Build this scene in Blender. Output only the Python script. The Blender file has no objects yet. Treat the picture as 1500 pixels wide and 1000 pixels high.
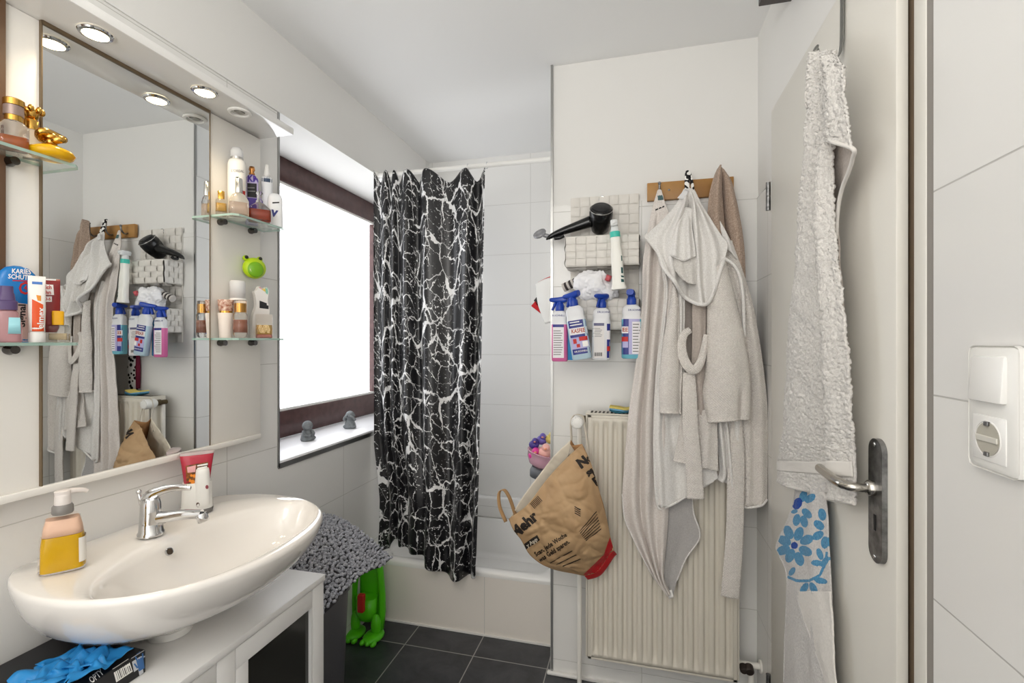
import bpy, bmesh, math, random
from mathutils import Vector, Matrix, noise
from mathutils.bvhtree import BVHTree
random.seed(7)
S_ = bpy.context.scene
COL = S_.collection
PI = math.pi
H = 1.28                      # eye height above the floor, metres
F = 707.0                     # focal length for a 1500 px wide frame (17 mm on 36 mm)
TH = math.atan2(183, F)
CT, ST = math.cos(TH), math.sin(TH)
EYE = Vector((0, 0, H))
V = Vector

def ray(px, py):
    a = px - 750.0
    return V((a * CT - F * ST, a * ST + F * CT, 500.0 - py))

def P(px, py, X=None, Y=None, Z=None):
    d = ray(px, py)
    t = X / d.x if X is not None else (Y / d.y if Y is not None else (Z - H) / d.z)
    return EYE + d * t

# ---------------------------------------------------------------- materials
def lin(c):
    out = []
    for v in c[:3]:
        v = v / 255.0
        out.append(v / 12.92 if v <= .04045 else ((v + .055) / 1.055) ** 2.4)
    return (*out, 1.0)

MATS = {}
def mat(name, col, rough=.5, metal=0., trans=0., ior=1.45, bump=None, coat=0., emit=0., sheen=0., var=None, spec=.5, sss=0.):
    if name in MATS: return MATS[name]
    m = bpy.data.materials.new(name); m.use_nodes = True
    nt = m.node_tree; b = nt.nodes['Principled BSDF']
    b.inputs['Base Color'].default_value = lin(col)
    b.inputs['Roughness'].default_value = rough
    b.inputs['Metallic'].default_value = metal
    b.inputs['Transmission Weight'].default_value = trans
    b.inputs['IOR'].default_value = ior
    b.inputs['Coat Weight'].default_value = coat
    b.inputs['Sheen Weight'].default_value = sheen
    b.inputs['Specular IOR Level'].default_value = spec
    if sss:
        b.inputs['Subsurface Weight'].default_value = sss
        b.inputs['Subsurface Scale'].default_value = .01
    if emit:
        b.inputs['Emission Color'].default_value = lin(col)
        b.inputs['Emission Strength'].default_value = emit
    tc = nt.nodes.new('ShaderNodeTexCoord')
    if var:                                  # gentle colour variation: (scale, second colour, detail)
        n = nt.nodes.new('ShaderNodeTexNoise'); n.inputs['Scale'].default_value = var[0]; n.inputs['Detail'].default_value = 5
        nt.links.new(tc.outputs['Object'], n.inputs['Vector'])
        mx = nt.nodes.new('ShaderNodeMix'); mx.data_type = 'RGBA'
        rp = nt.nodes.new('ShaderNodeValToRGB'); rp.color_ramp.elements[0].position = .35; rp.color_ramp.elements[1].position = .65
        nt.links.new(n.outputs['Fac'], rp.inputs['Fac']); nt.links.new(rp.outputs['Color'], mx.inputs[0])
        mx.inputs[6].default_value = lin(col); mx.inputs[7].default_value = lin(var[1])
        nt.links.new(mx.outputs[2], b.inputs['Base Color'])
    if bump:                                 # (scale, strength, distance)
        n = nt.nodes.new('ShaderNodeTexNoise'); n.inputs['Scale'].default_value = bump[0]; n.inputs['Detail'].default_value = 3
        nt.links.new(tc.outputs['Object'], n.inputs['Vector'])
        bp = nt.nodes.new('ShaderNodeBump'); bp.inputs['Strength'].default_value = bump[1]; bp.inputs['Distance'].default_value = bump[2]
        nt.links.new(n.outputs['Fac'], bp.inputs['Height']); nt.links.new(bp.outputs['Normal'], b.inputs['Normal'])
    MATS[name] = m
    return m

def mth(nt, op, a, b=None, c=None, clamp=False):
    n = nt.nodes.new('ShaderNodeMath'); n.operation = op; n.use_clamp = clamp
    for i, v in enumerate((a, b, c)):
        if v is None: continue
        if isinstance(v, (int, float)): n.inputs[i].default_value = v
        else: nt.links.new(v, n.inputs[i])
    return n.outputs[0]

def tile_mat(name, col, grout, ua, u0, w, va, v0, h, g=.0016, rough=.22, mottled=None, bumpy=0.):
    m = bpy.data.materials.new(name); m.use_nodes = True
    nt = m.node_tree; b = nt.nodes['Principled BSDF']
    geo = nt.nodes.new('ShaderNodeNewGeometry'); sp = nt.nodes.new('ShaderNodeSeparateXYZ')
    nt.links.new(geo.outputs['Position'], sp.inputs[0])
    du = mth(nt, 'PINGPONG', mth(nt, 'SUBTRACT', sp.outputs[ua], u0), w / 2)
    dv = mth(nt, 'PINGPONG', mth(nt, 'SUBTRACT', sp.outputs[va], v0), h / 2)
    mk = mth(nt, 'SUBTRACT', 1.0, mth(nt, 'DIVIDE', mth(nt, 'MINIMUM', du, dv), g), clamp=True)
    mk = mth(nt, 'MULTIPLY', mk, 1.6, clamp=True)
    mx = nt.nodes.new('ShaderNodeMix'); mx.data_type = 'RGBA'
    nt.links.new(mk, mx.inputs[0]); mx.inputs[6].default_value = lin(col); mx.inputs[7].default_value = lin(grout)
    if mottled:
        n = nt.nodes.new('ShaderNodeTexNoise'); n.inputs['Scale'].default_value = 9; n.inputs['Detail'].default_value = 9; n.inputs['Roughness'].default_value = .68
        n.inputs['Distortion'].default_value = .6
        nt.links.new(geo.outputs['Position'], n.inputs['Vector'])
        rp = nt.nodes.new('ShaderNodeValToRGB')
        rp.color_ramp.elements[0].position = .36; rp.color_ramp.elements[0].color = lin(col)
        rp.color_ramp.elements[1].position = .72; rp.color_ramp.elements[1].color = lin(mottled)
        nt.links.new(n.outputs['Fac'], rp.inputs['Fac']); nt.links.new(rp.outputs['Color'], mx.inputs[6])
    nt.links.new(mx.outputs[2], b.inputs['Base Color'])
    b.inputs['Roughness'].default_value = rough
    bp = nt.nodes.new('ShaderNodeBump'); bp.inputs['Strength'].default_value = .5; bp.inputs['Distance'].default_value = .001; bp.invert = True
    hgt = mk
    if bumpy:
        n2 = nt.nodes.new('ShaderNodeTexNoise'); n2.inputs['Scale'].default_value = 5
        nt.links.new(geo.outputs['Position'], n2.inputs['Vector'])
        hgt = mth(nt, 'MULTIPLY_ADD', n2.outputs['Fac'], bumpy, mk)
    nt.links.new(hgt, bp.inputs['Height']); nt.links.new(bp.outputs['Normal'], b.inputs['Normal'])
    MATS[name] = m
    return m

# ---------------------------------------------------------------- mesh builder
class M:
    def __init__(s):
        s.bm = bmesh.new(); s.uv = s.bm.loops.layers.uv.new('UVMap')
    def _faces(s, fs, mi=0):
        for f in fs: f.material_index = mi
    def box(s, x0, x1, y0, y1, z0, z1, bev=0, seg=2, mx=None, mi=0):
        r = bmesh.ops.create_cube(s.bm, size=1)
        vs = r['verts']
        for v in vs:
            v.co = V(((x0 + x1) / 2 + v.co.x * (x1 - x0), (y0 + y1) / 2 + v.co.y * (y1 - y0), (z0 + z1) / 2 + v.co.z * (z1 - z0)))
        fs = set(f for v in vs for f in v.link_faces)
        s._faces(fs, mi)
        if bev:
            es = list(set(e for v in vs for e in v.link_edges))
            rr = bmesh.ops.bevel(s.bm, geom=es, offset=bev, segments=seg, affect='EDGES', profile=.5)
            vs = list(set(v for f in rr['faces'] for v in f.verts) | set(v for v in vs if v.is_valid))
            for f in rr['faces']: f.material_index = mi
        if mx is not None:
            for v in vs: v.co = mx @ v.co
        return s
    def ring(s, pts):
        return [s.bm.verts.new(p) for p in pts]
    def bridge(s, a, b, mi=0, closed=True):
        n = len(a)
        for i in range(n if closed else n - 1):
            j = (i + 1) % n
            f = s.bm.faces.new((a[i], a[j], b[j], b[i])); f.material_index = mi; f.smooth = True
    def loft(s, secs, seg=32, mx=None, cap=(True, True), mi=0):
        """secs: (z, hx, hy[, n[, cx, cy]]) superellipse sections stacked along z"""
        prev = None; first = None
        for sc in secs:
            z, hx, hy = sc[:3]; n = sc[3] if len(sc) > 3 else 2.0
            cx, cy = (sc[4], sc[5]) if len(sc) > 5 else (0, 0)
            pts = []
            for k in range(seg):
                t = 2 * PI * (k + .5) / seg; c, d = math.cos(t), math.sin(t)
                p = V((cx + hx * math.copysign(abs(c) ** (2 / n), c), cy + hy * math.copysign(abs(d) ** (2 / n), d), z))
                pts.append(mx @ p if mx is not None else p)
            r = s.ring(pts)
            if prev: s.bridge(prev, r, mi)
            else: first = r
            prev = r
        if cap[0]: f = s.bm.faces.new(list(reversed(first))); f.material_index = mi
        if cap[1]: f = s.bm.faces.new(prev); f.material_index = mi
        return s
    def lathe(s, prof, seg=28, mx=None, cap=(True, True), mi=0):
        return s.loft([(z, max(r, 1e-5), max(r, 1e-5)) for r, z in prof], seg, mx, cap, mi)
    def tube(s, pts, r, seg=8, cap=True, mi=0, flat=1.0, closed=False):
        pts = [V(p) for p in pts]; n = len(pts); rings = []
        up = V((0, 0, 1)); last = None
        for i, p in enumerate(pts):
            if closed: t = pts[(i + 1) % n] - pts[i - 1]
            else: t = pts[min(i + 1, n - 1)] - pts[max(i - 1, 0)]
            t.normalize()
            a = last if last is not None else (up if abs(t.z) < .9 else V((1, 0, 0)))
            x = (a - t * a.dot(t))
            if x.length < 1e-6: x = t.orthogonal()
            x.normalize(); y = t.cross(x); last = x
            rr = r[i] if isinstance(r, (list, tuple)) else r
            rings.append(s.ring([p + x * (rr * math.cos(2 * PI * k / seg)) + y * (rr * flat * math.sin(2 * PI * k / seg)) for k in range(seg)]))
        for a, b in zip(rings, rings[1:]): s.bridge(a, b, mi)
        if closed: s.bridge(rings[-1], rings[0], mi)
        elif cap:
            s.bm.faces.new(list(reversed(rings[0]))).material_index = mi; s.bm.faces.new(rings[-1]).material_index = mi
        return s
    def blob(s, c, rx, ry=None, rz=None, mx=None, sub=3, mi=0, amp=0, fr=20):
        ry = ry or rx; rz = rz or rx; c = V(c)
        vs = bmesh.ops.create_icosphere(s.bm, subdivisions=sub, radius=1)['verts']
        for v in vs:
            k = 1 + (amp * noise.noise((v.co * 1.7 + c * fr)) if amp else 0)
            q = V((v.co.x * rx, v.co.y * ry, v.co.z * rz)) * k
            v.co = (mx @ q if mx is not None else q) + c
        for f in set(f for v in vs for f in v.link_faces): f.smooth = True; f.material_index = mi
        return s
    def prism(s, out, d, mx, mi=0, smooth=False):
        """out: 2-D outline extruded along local z by d"""
        a = s.ring([mx @ V((x, y, 0)) for x, y in out]); b = s.ring([mx @ V((x, y, d)) for x, y in out])
        n = len(a)
        for i in range(n):
            f = s.bm.faces.new((a[i], a[(i + 1) % n], b[(i + 1) % n], b[i])); f.material_index = mi; f.smooth = smooth
        s.bm.faces.new(list(reversed(a))).material_index = mi; s.bm.faces.new(b).material_index = mi
        return s
    def grid(s, fn, nu, nv, us=1., vs=1., mi=0, mif=None):
        g = [[s.bm.verts.new(fn(i / nu, j / nv)) for i in range(nu + 1)] for j in range(nv + 1)]
        for j in range(nv):
            for i in range(nu):
                f = s.bm.faces.new((g[j][i], g[j][i + 1], g[j + 1][i + 1], g[j + 1][i])); f.smooth = True
                f.material_index = mif(i / nu, j / nv) if mif else mi
                for l, (a, b) in zip(f.loops, ((i, j), (i + 1, j), (i + 1, j + 1), (i, j + 1))):
                    l[s.uv].uv = (a / nu * us, b / nv * vs)
        return s
    def build(s, name, material, parent=None, world=False, smooth=None, solid=0, off=0., sub=0, auto=None):
        bmesh.ops.recalc_face_normals(s.bm, faces=s.bm.faces[:]) if not solid else None
        me = bpy.data.meshes.new(name)
        if smooth is not None:
            for f in s.bm.faces: f.smooth = smooth
        s.bm.to_mesh(me); s.bm.free()
        for m_ in (material if isinstance(material, (list, tuple)) else [material]): me.materials.append(m_)
        if auto: me.set_sharp_from_angle(angle=math.radians(auto))
        o = bpy.data.objects.new(name, me); COL.objects.link(o)
        if parent is not None:
            o.parent = parent
            if world: o.matrix_parent_inverse = parent.matrix_basis.inverted()
        if solid:
            md = o.modifiers.new('solid', 'SOLIDIFY'); md.thickness = solid; md.offset = off
        if sub:
            md = o.modifiers.new('sub', 'SUBSURF'); md.levels = sub; md.render_levels = sub
        return o

def thing(name, label, cat, loc=(0, 0, 0), rz=0, group=None, rot=None):
    o = bpy.data.objects.new(name, None); COL.objects.link(o)
    o.empty_display_size = .05
    o.location = loc; o.rotation_euler = rot or (0, 0, rz)
    o['label'] = label; o['category'] = cat
    if group: o['group'] = group
    bpy.context.view_layer.update()
    return o
def tag(o, label, cat, group=None):
    o['label'] = label; o['category'] = cat
    if group: o['group'] = group
    return o
def struct(o):
    o['kind'] = 'structure'; return o
def box(name, m, x0, x1, y0, y1, z0, z1, parent=None, bev=0, world=False, auto=None):
    return M().box(x0, x1, y0, y1, z0, z1, bev).build(name, m, parent, world, auto=auto or (40 if bev else None), smooth=bool(bev))

# -------------------------------------------------- smooth control-point patches
def cr(p0, p1, p2, p3, t):
    return .5 * ((2 * p1) + (p2 - p0) * t + (2 * p0 - 5 * p1 + 4 * p2 - p3) * t * t + (3 * p1 - p0 - 3 * p2 + p3) * t ** 3)
def spl(pts, t):
    n = len(pts) - 1; x = min(max(t, 0), 1) * n; i = min(int(x), n - 1); f = x - i
    p1, p2 = pts[i], pts[i + 1]
    p0 = pts[i - 1] if i > 0 else 2 * p1 - p2
    p3 = pts[i + 2] if i + 2 <= n else 2 * p2 - p1
    return cr(p0, p1, p2, p3, f)
def curve(pts, n=24):
    pts = [V(p) for p in pts]
    return [spl(pts, i / n) for i in range(n + 1)]
def patch(rows, disp=None, n=V((0, -1, 0))):
    def fn(u, v):
        p = spl([spl(r, u) for r in rows], v)
        return p + n * disp(u, v, p) if disp else p
    return fn
def RY(Y, *pts):     # a row of points on the upright plane at depth Y (third value: extra depth)
    return [P(p[0], p[1], Y=Y + (p[2] if len(p) > 2 else 0)) for p in pts]
def RX(X, *pts):
    return [P(p[0], p[1], X=X + (p[2] if len(p) > 2 else 0)) for p in pts]
def fuzz(p, fr, amp):
    return amp * noise.noise(p * fr)

# ---------------------------------------------------------------- prints on surfaces
def bvh(*objs):
    bpy.context.view_layer.update()
    vs, fs = [], []
    for o in objs:
        k = len(vs)
        vs += [o.matrix_world @ v.co for v in o.data.vertices]
        fs += [[k + i for i in p.vertices] for p in o.data.polygons]
    return BVHTree.FromPolygons(vs, fs)
def lay(verts, faces, name, m, target, parent, off=.0006, tree=None):
    """lays a flat drawing (given by sight lines) onto the surface of target, as thin print"""
    t = tree or bvh(target); out = []
    for px, py in verts:
        d = ray(px, py).normalized(); h = t.ray_cast(EYE, d)
        if h[0] is None: out.append(None); continue
        n = h[1] if h[1].dot(d) < 0 else -h[1]
        out.append(h[0] + n * off)
    me = bpy.data.meshes.new(name); b = bmesh.new()
    bv = [b.verts.new(p) if p is not None else None for p in out]
    for f in faces:
        q = [bv[i] for i in f]
        if any(x is None for x in q): continue
        zs = [(x.co - EYE).length for x in q]
        if max(zs) - min(zs) > .05: continue
        try: b.faces.new(q)
        except ValueError: pass
    for v in list(b.verts):
        if not v.link_faces: b.verts.remove(v)
    wm = parent.matrix_world.inverted()
    for v in b.verts: v.co = wm @ v.co
    b.to_mesh(me); b.free(); me.materials.append(m)
    o = bpy.data.objects.new(name, me); COL.objects.link(o); o.parent = parent
    return o
def glyphs(txt, bold=0.):
    c = bpy.data.curves.new('lettering', 'FONT'); c.body = txt; c.align_x = 'CENTER'; c.align_y = 'CENTER'; c.resolution_u = 2; c.offset = bold
    o = bpy.data.objects.new('lettering', c); me = bpy.data.meshes.new_from_object(o)
    vs = [(v.co.x, v.co.y) for v in me.vertices]; fs = [list(p.vertices) for p in me.polygons]
    bm = bmesh.new(); bm.from_mesh(me)                       # finer pieces so that the print follows folds
    for _ in range(3):
        es = [e for e in bm.edges if e.calc_length() > .16]
        if es: bmesh.ops.subdivide_edges(bm, edges=es, cuts=1); bmesh.ops.triangulate(bm, faces=bm.faces[:])
    bm.verts.index_update(); vs = [(v.co.x, v.co.y) for v in bm.verts]; fs = [[v.index for v in f.verts] for f in bm.faces]; bm.free()
    bpy.data.objects.remove(o); bpy.data.curves.remove(c); bpy.data.meshes.remove(me)
    return vs, fs
def word(txt, px, py, size, ang, m, target, parent, name='lettering', stretch=1., off=.0009, bold=.012, shear=0., tree=None):
    vs, fs = glyphs(txt, bold); a = math.radians(ang); c, s = math.cos(a), math.sin(a)
    q = []
    for x, y in vs:
        x = x * size * stretch; y = -y * size + shear * x
        q.append((px + x * c + y * s, py - x * s + y * c))
    return lay(q, fs, name, m, target, parent, off, tree)
def area(quad, name, m, target, parent, off=.0006, nu=6, nv=6, tree=None):
    """four picture corners (tl, tr, br, bl) -> thin label on target"""
    tl, tr, br, bl = quad; vs = []; fs = []
    for j in range(nv + 1):
        for i in range(nu + 1):
            u, v = i / nu, j / nv
            vs.append(tuple((tl[k] * (1 - u) + tr[k] * u) * (1 - v) + (bl[k] * (1 - u) + br[k] * u) * v for k in (0, 1)))
    for j in range(nv):
        for i in range(nu):
            k = j * (nu + 1) + i; fs.append((k, k + 1, k + nu + 2, k + nu + 1))
    return lay(vs, fs, name, m, target, parent, off, tree)
def frame_from(nrm, up=V((0, 0, 1))):
    n = V(nrm).normalized(); r = up.cross(n).normalized(); u = n.cross(r)
    return Matrix((r, u, n)).transposed().to_4x4()
def AX(p, nrm, up=V((0, 0, 1))):
    return Matrix.Translation(V(p)) @ frame_from(nrm, up)
L_REAR_FILL, L_CEIL_FILL, PANE, L_SPOT, EXPO = 13.5, 16.0, 3.1, 3.5, 0.12
# ================================================================ the room
LX, RX_, BY, TY, CZ = -1.203, .41, 1.85, 2.67, 2.345      # left wall, right wall, short wall with radiator, shower wall, ceiling
TT = 1.80                                                   # top of the tiling
white_tile = (226, 225, 222); grout = (196, 194, 189)
ROW = dict(va=2, v0=.63, h=.287)
t_left = tile_mat('white_tiles_left', white_tile, grout, 1, .60, .60, **ROW)
t_back = tile_mat('white_tiles_back', white_tile, grout, 0, -.583, .60, **ROW)
t_right = tile_mat('white_tiles_right', white_tile, (188, 186, 182), 1, .5, .60, **ROW)
t_apron = tile_mat('white_tiles_tub_front', (228, 222, 214), grout, 0, -.643, .60, 2, -.02, .6)
t_floor = tile_mat('dark_slate_tiles', (38, 39, 43), (150, 148, 144), 0, -.95, .305, 1, 1.862, .305, g=.0028, rough=.33, mottled=(66, 67, 71), bumpy=.6)
plaster = mat('white_plaster', (224, 223, 220), .85, bump=(160, .05, .002))
ceil_m = mat('ceiling_paint', (232, 232, 231), .9, bump=(160, .04, .002))
lacquer = mat('cream_door_lacquer', (218, 215, 207), .35)
chrome = mat('chrome', (215, 215, 215), .08, 1.0)
steel = mat('worn_steel', (150, 150, 150), .32, 1.0, var=(60, (105, 105, 106)))
alu = mat('aluminium_edge', (170, 170, 168), .3, 1.0)
gap_shade_m = mat('gap_shade', (104, 88, 70), .9)
gloss_white = mat('glossy_white', (232, 231, 228), .12, coat=.3)
white_plastic = mat('white_plastic', (231, 230, 226), .3)
ceramic = mat('white_ceramic', (234, 230, 225), .06, coat=.5)
black_plastic = mat('black_gloss_plastic', (14, 14, 15), .22)
sill_m = mat('white_sill', (236, 236, 238), .3)
wood_dark = mat('mahogany_frame', (66, 40, 38), .32, var=(30, (84, 56, 54)))
brown = mat('brown_wood_trim', (112, 84, 62), .4)

struct(box('floor', t_floor, -1.6, .6, -1.0, 2.95, -.1, 0))
struct(box('ceiling', ceil_m, -1.6, .6, -1.0, 2.95, CZ, CZ + .1))
# left wall with the window niche
NB, NT, NY0, NY1, FX = .865, 2.075, 1.415, 2.62, -1.475
w = M()
w.box(-1.6, LX, -1.0, NY0, 0, CZ); w.box(-1.6, LX, NY1, 2.95, 0, CZ)
w.box(-1.6, LX, NY0, NY1, 0, NB - .02)
wl = struct(w.build('wall_left', t_left))
struct(M().box(-1.6, LX, NY0, NY1, NT, CZ).box(LX, LX + .005, -1.0, 2.42, NT - .002, CZ).build('wall_left_upper', plaster))
struct(box('wall_back', plaster, -.318, .6, BY, 2.95, 0, CZ))
struct(box('wall_shower', t_back, -1.6, -.3, TY, 2.95, 0, CZ))
struct(box('wall_tiling_back', t_back, -.318, RX_, BY - .006, BY + .002, 0, TT))
struct(box('wall_tiling_shower', t_right, -.324, -.316, BY - .006, TY, 0, 2.07))
DY0, DY1, DT = .808, 1.655, 2.0
w = M(); w.box(RX_, .6, -1.0, DY0, 0, CZ); w.box(RX_, .6, DY1, 1.85, 0, CZ); w.box(RX_, .6, DY0, DY1, DT, CZ)
struct(w.build('wall_right', plaster))
w = M(); w.box(RX_ - .005, RX_ + .002, -1.0, DY0, 0, TT - .02); w.box(RX_ - .005, RX_ + .002, DY1, BY - .006, 0, TT - .02)
struct(w.build('wall_tiling_right', t_right))
struct(box('wall_rear', plaster, -1.6, .6, -1.1, -1.0, 0, CZ))
w = M(); w.box(-.322, -.313, BY - .012, BY - .003, 0, CZ)
struct(w.build('trim_1', alu))
w = M(); w.box(LX - .004, LX + .004, NY0 - .004, NY0 + .004, NB - .022, NT); w.box(LX - .004, LX + .004, NY0, NY1, NB - .026, NB - .008)
struct(w.build('trim_2', alu))
struct(box('trim_3', brown, LX, LX + .03, .42, .655, 1.27, CZ, bev=.003))
struct(M().box(-.335, -.21, BY - .022, BY - .005, 0, .012, .004).box(-.21, .40, BY - .016, BY - .005, 0, .008).build('baseboard_back', mat('silicone', (226, 224, 220), .4)))
# window
fr = M()
y0, y1 = NY0 + .005, NY1 - .005
for z0, z1 in ((NB, NB + .115), (NT - .105, NT)):
    fr.box(FX - .05, FX, y0, y1, z0, z1, .004)
fr.box(FX - .05, FX, y0, y0 + .1, NB + .11, NT - .1, .004); fr.box(FX - .05, FX, y1 - .1, y1, NB + .11, NT - .1, .004)
win = struct(fr.build('window_1', wood_dark, auto=40))
f2 = M()
f2.box(FX - .048, FX - .006, y0 + .09, y1 - .09, NB + .112, NB + .126); f2.box(FX - .048, FX - .006, y0 + .09, y1 - .09, NT - .116, NT - .102)
f2.build('window_bead', white_plastic, win, world=True)
pane = mat('frosted_daylight', (246, 248, 252), .6, emit=PANE)
box('window_pane', pane, FX - .045, FX - .035, y0 + .08, y1 - .08, NB + .1, NT - .09, win, world=True)
box('window_sill', sill_m, FX, LX + .003, y0, y1, NB - .019, NB, win, bev=.002, world=True)

# door in the right wall
DX = .394
door = struct(box('door_1', lacquer, DX, RX_ + .001, .885, 1.612, .012, 1.972, bev=.002))
df = M()
df.box(RX_ - .006, .5, .825, .857, 0, DT - .004, .002); df.box(RX_ - .006, .5, 1.618, 1.652, 0, DT - .004, .002); df.box(RX_ - .006, .5, .868, 1.618, 1.976, DT - .004, .002)
df.build('door_frame', lacquer, door, world=True, auto=40)
box('gap_shade_slab', gap_shade_m, RX_ + .004, RX_ + .05, .858, 1.618, 0, 1.976, door, world=True)  # dark slab behind the leaf; the shade of the gap is put into its colour
for z in (.22, 1.72):
    hg = M()
    hg.tube([(DX - .006, 1.622, z - .04), (DX - .006, 1.622, z + .001)], .007, 10); hg.tube([(DX - .006, 1.622, z + .003), (DX - .006, 1.622, z + .045)], .007, 10)
    hg.build('hinge', steel, door, world=True, auto=40)
struct(box('trim_5', mat('grey_silicone', (142, 137, 131), .6), RX_ - .0045, .5, .808, .825, 0, DT))
# long plate with lever
pl = M(); mx = Matrix.Translation((DX, .935, 0)) @ Matrix.Rotation(-PI / 2, 4, 'Y')
out = []
zc0, zc1, hw = H - .372, H - .160, .024
for k in range(13): a = PI * k / 12; out.append((zc1 - hw + hw * math.sin(a) * .9, -hw * math.cos(a)))
for k in range(13): a = PI * k / 12; out.append((zc0 + hw - hw * math.sin(a) * .9, hw * math.cos(a)))
pl.prism(out, .008, mx)
plate = pl.build('handle_plate', steel, door, world=True, auto=40)
for z in (zc1 - .012, zc0 + .012):
    M().blob((DX - .009, .935, z), .0015, .004, .004, sub=2).build('screw', chrome, plate)
zk = H - .302
M().prism([(zk + .012, -.004), (zk + .012, .004), (zk - .014, .003), (zk - .014, -.003)], .0006, Matrix.Translation((DX - .0081, .935, 0)) @ Matrix.Rotation(-PI / 2, 4, 'Y')).build('keyhole', mat('keyhole_black', (8, 8, 8), .6), plate)
lv = M(); zl = H - .247
lv.lathe([(.013, 0), (.013, .008), (.009, .012)], 20, AX((DX - .008, .94, zl), (-1, 0, 0)))
lv.tube(curve([(DX - .01, .94, zl), (DX - .035, .938, zl), (.348, .945, zl), (.341, .968, zl + .001), (.341, 1.01, zl + .002), (.343, 1.055, zl + .002)], 30), [.0075] * 14 + [.0085] * 17, 14)
lv.build('door_handle', mat('satin_nickel', (190, 186, 178), .2, 1.0), door, world=True, auto=50)

# ------------------------------------------------------------ shower tray
tub = thing('shower_tray', 'deep white shower tray behind the black curtain with tiled front', 'shower tray', (-.76, 2.0, 0))
AY, RZ = 2.005, .278
box('tiled_front', t_apron, -1.203, -.3165, AY, AY + .03, 0, RZ - .012, tub, world=True)
box('floor_joint', MATS['silicone'], -1.203, -.3165, AY - .006, AY, 0, .007, tub, world=True)
b = M()
x0, x1, ya, yb = -1.203, -.324, AY - .003, TY - .002
def rrect(x0, x1, y0, y1, r, z, n=6):
    q = []
    for cx, cy, a0 in ((x1 - r, y1 - r, 0), (x0 + r, y1 - r, 90), (x0 + r, y0 + r, 180), (x1 - r, y0 + r, 270)):
        for k in range(n + 1):
            a = math.radians(a0 + 90 * k / n); q.append(V((cx + r * math.cos(a), cy + r * math.sin(a), z)))
    return q
rs = [rrect(x0, x1, ya + .004, yb, .004, RZ - .028), rrect(x0, x1, ya, yb, .004, RZ - .008), rrect(x0 + .002, x1 - .002, ya + .006, yb - .002, .006, RZ),
      rrect(x0 + .05, x1 - .05, ya + .05, yb - .035, .07, RZ), rrect(x0 + .06, x1 - .06, ya + .06, yb - .042, .07, RZ - .012),
      rrect(x0 + .09, x1 - .09, ya + .09, yb - .07, .08, .10), rrect(x0 + .12, x1 - .12, ya + .12, yb - .10, .08, .075)]
prev = None
for r in rs:
    q = b.ring(r)
    if prev: b.bridge(prev, q)
    prev = q
b.bm.faces.new(prev)
b.build('basin', gloss_white, tub, world=True)
struct(M().box(-1.203, -.324, TY - .045, TY, RZ + .001, H - .885, .012, 3).build('trim_4', t_back, auto=40))

# ------------------------------------------------------------ lighting
def area_light(name, loc, rot, sx, sy, power, col):
    l = bpy.data.lights.new(name, 'AREA'); l.shape = 'RECTANGLE'; l.size = sx; l.size_y = sy; l.energy = power; l.color = col
    o = bpy.data.objects.new(name, l); COL.objects.link(o); o.location = loc; o.rotation_euler = rot; return o
# added fill behind the camera: an invented lamp disc and two area lights
lamp = thing('fill_lamp', 'round white ceiling lamp lit behind the viewer', 'lamp', (-.4, -.45, CZ))
M().lathe([(.19, 0), (.19, -.02), (.17, -.03)], 40).build('fill_lamp_base', white_plastic, lamp)
M().lathe([(.18, -.021), (.175, -.05), (.12, -.075), (.0, -.08)], 40).build('fill_lamp_shade', mat('fill_lamp_glow', (255, 248, 238), .4, emit=6), lamp)
area_light('rear_fill', (-.4, -.97, 1.35), (math.radians(90), 0, 0), 1.5, 1.7, L_REAR_FILL, (1, .985, .97))  # unseen fill added to brighten the room from behind
area_light('ceiling_fill', (-.4, -.55, 1.75), (math.radians(180 - 18), 0, 0), .5, .5, L_CEIL_FILL, (1, .98, .95))  # unseen upward fill added to brighten the ceiling
wd = bpy.data.worlds.new('World'); S_.world = wd; wd.use_nodes = True
wd.node_tree.nodes['Background'].inputs[0].default_value = (.9, .95, 1, 1); wd.node_tree.nodes['Background'].inputs[1].default_value = .6

cam = bpy.data.cameras.new('camera'); cam.lens = 36 * F / 1500; cam.sensor_width = 36; cam.sensor_fit = 'HORIZONTAL'; cam.clip_start = .01
co = bpy.data.objects.new('camera', cam); COL.objects.link(co); co.location = EYE
co.rotation_euler = (PI / 2, 0, TH); S_.camera = co
S_.view_settings.view_transform = 'Standard'; S_.view_settings.look = 'None'; S_.view_settings.gamma = 1; S_.view_settings.use_curve_mapping = False
S_.view_settings.exposure = EXPO
S_.cycles.max_bounces = 14; S_.cycles.diffuse_bounces = 7; S_.cycles.transmission_bounces = 14; S_.cycles.glossy_bounces = 6
S_.cycles.transparent_max_bounces = 12
# ================================================================ left side: mirror unit, basin, cabinet
def glass(name, col, rough=0.0, ior=1.45):
    return mat(name, col, rough, trans=1., ior=ior)
shelf_glass = mat('shelf_glass', (222, 240, 232), .03)
shelf_glass.node_tree.nodes['Principled BSDF'].inputs['Alpha'].default_value = .22
shelf_edge = mat('shelf_glass_edge', (168, 196, 184), .1)
shelf_edge.node_tree.nodes['Principled BSDF'].inputs['Alpha'].default_value = .8
clear = glass('clear_glass', (250, 248, 244), 0, 1.35)
gold = mat('gold_metal', (206, 160, 78), .18, 1.0)
silver = mat('silver_metal', (200, 198, 194), .2, 1.0)
mirror_m = mat('mirror_silver', (232, 234, 234), .0, 1.0)
panel_m = mat('mirror_panel_white', (233, 230, 224), .25)
PX = -1.18                       # front of the white back panel
MX = PX + .006
unit = thing('mirror_panel', 'white wall panel with mirror, spotlit canopy and glass shelves above the basin', 'mirror', (LX, .98, .97))
Z0, Z1 = H - .307, H + .655
box('back_panel', panel_m, LX, PX, .50, 1.31, Z0, Z1, unit, bev=.003, world=True)
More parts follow.
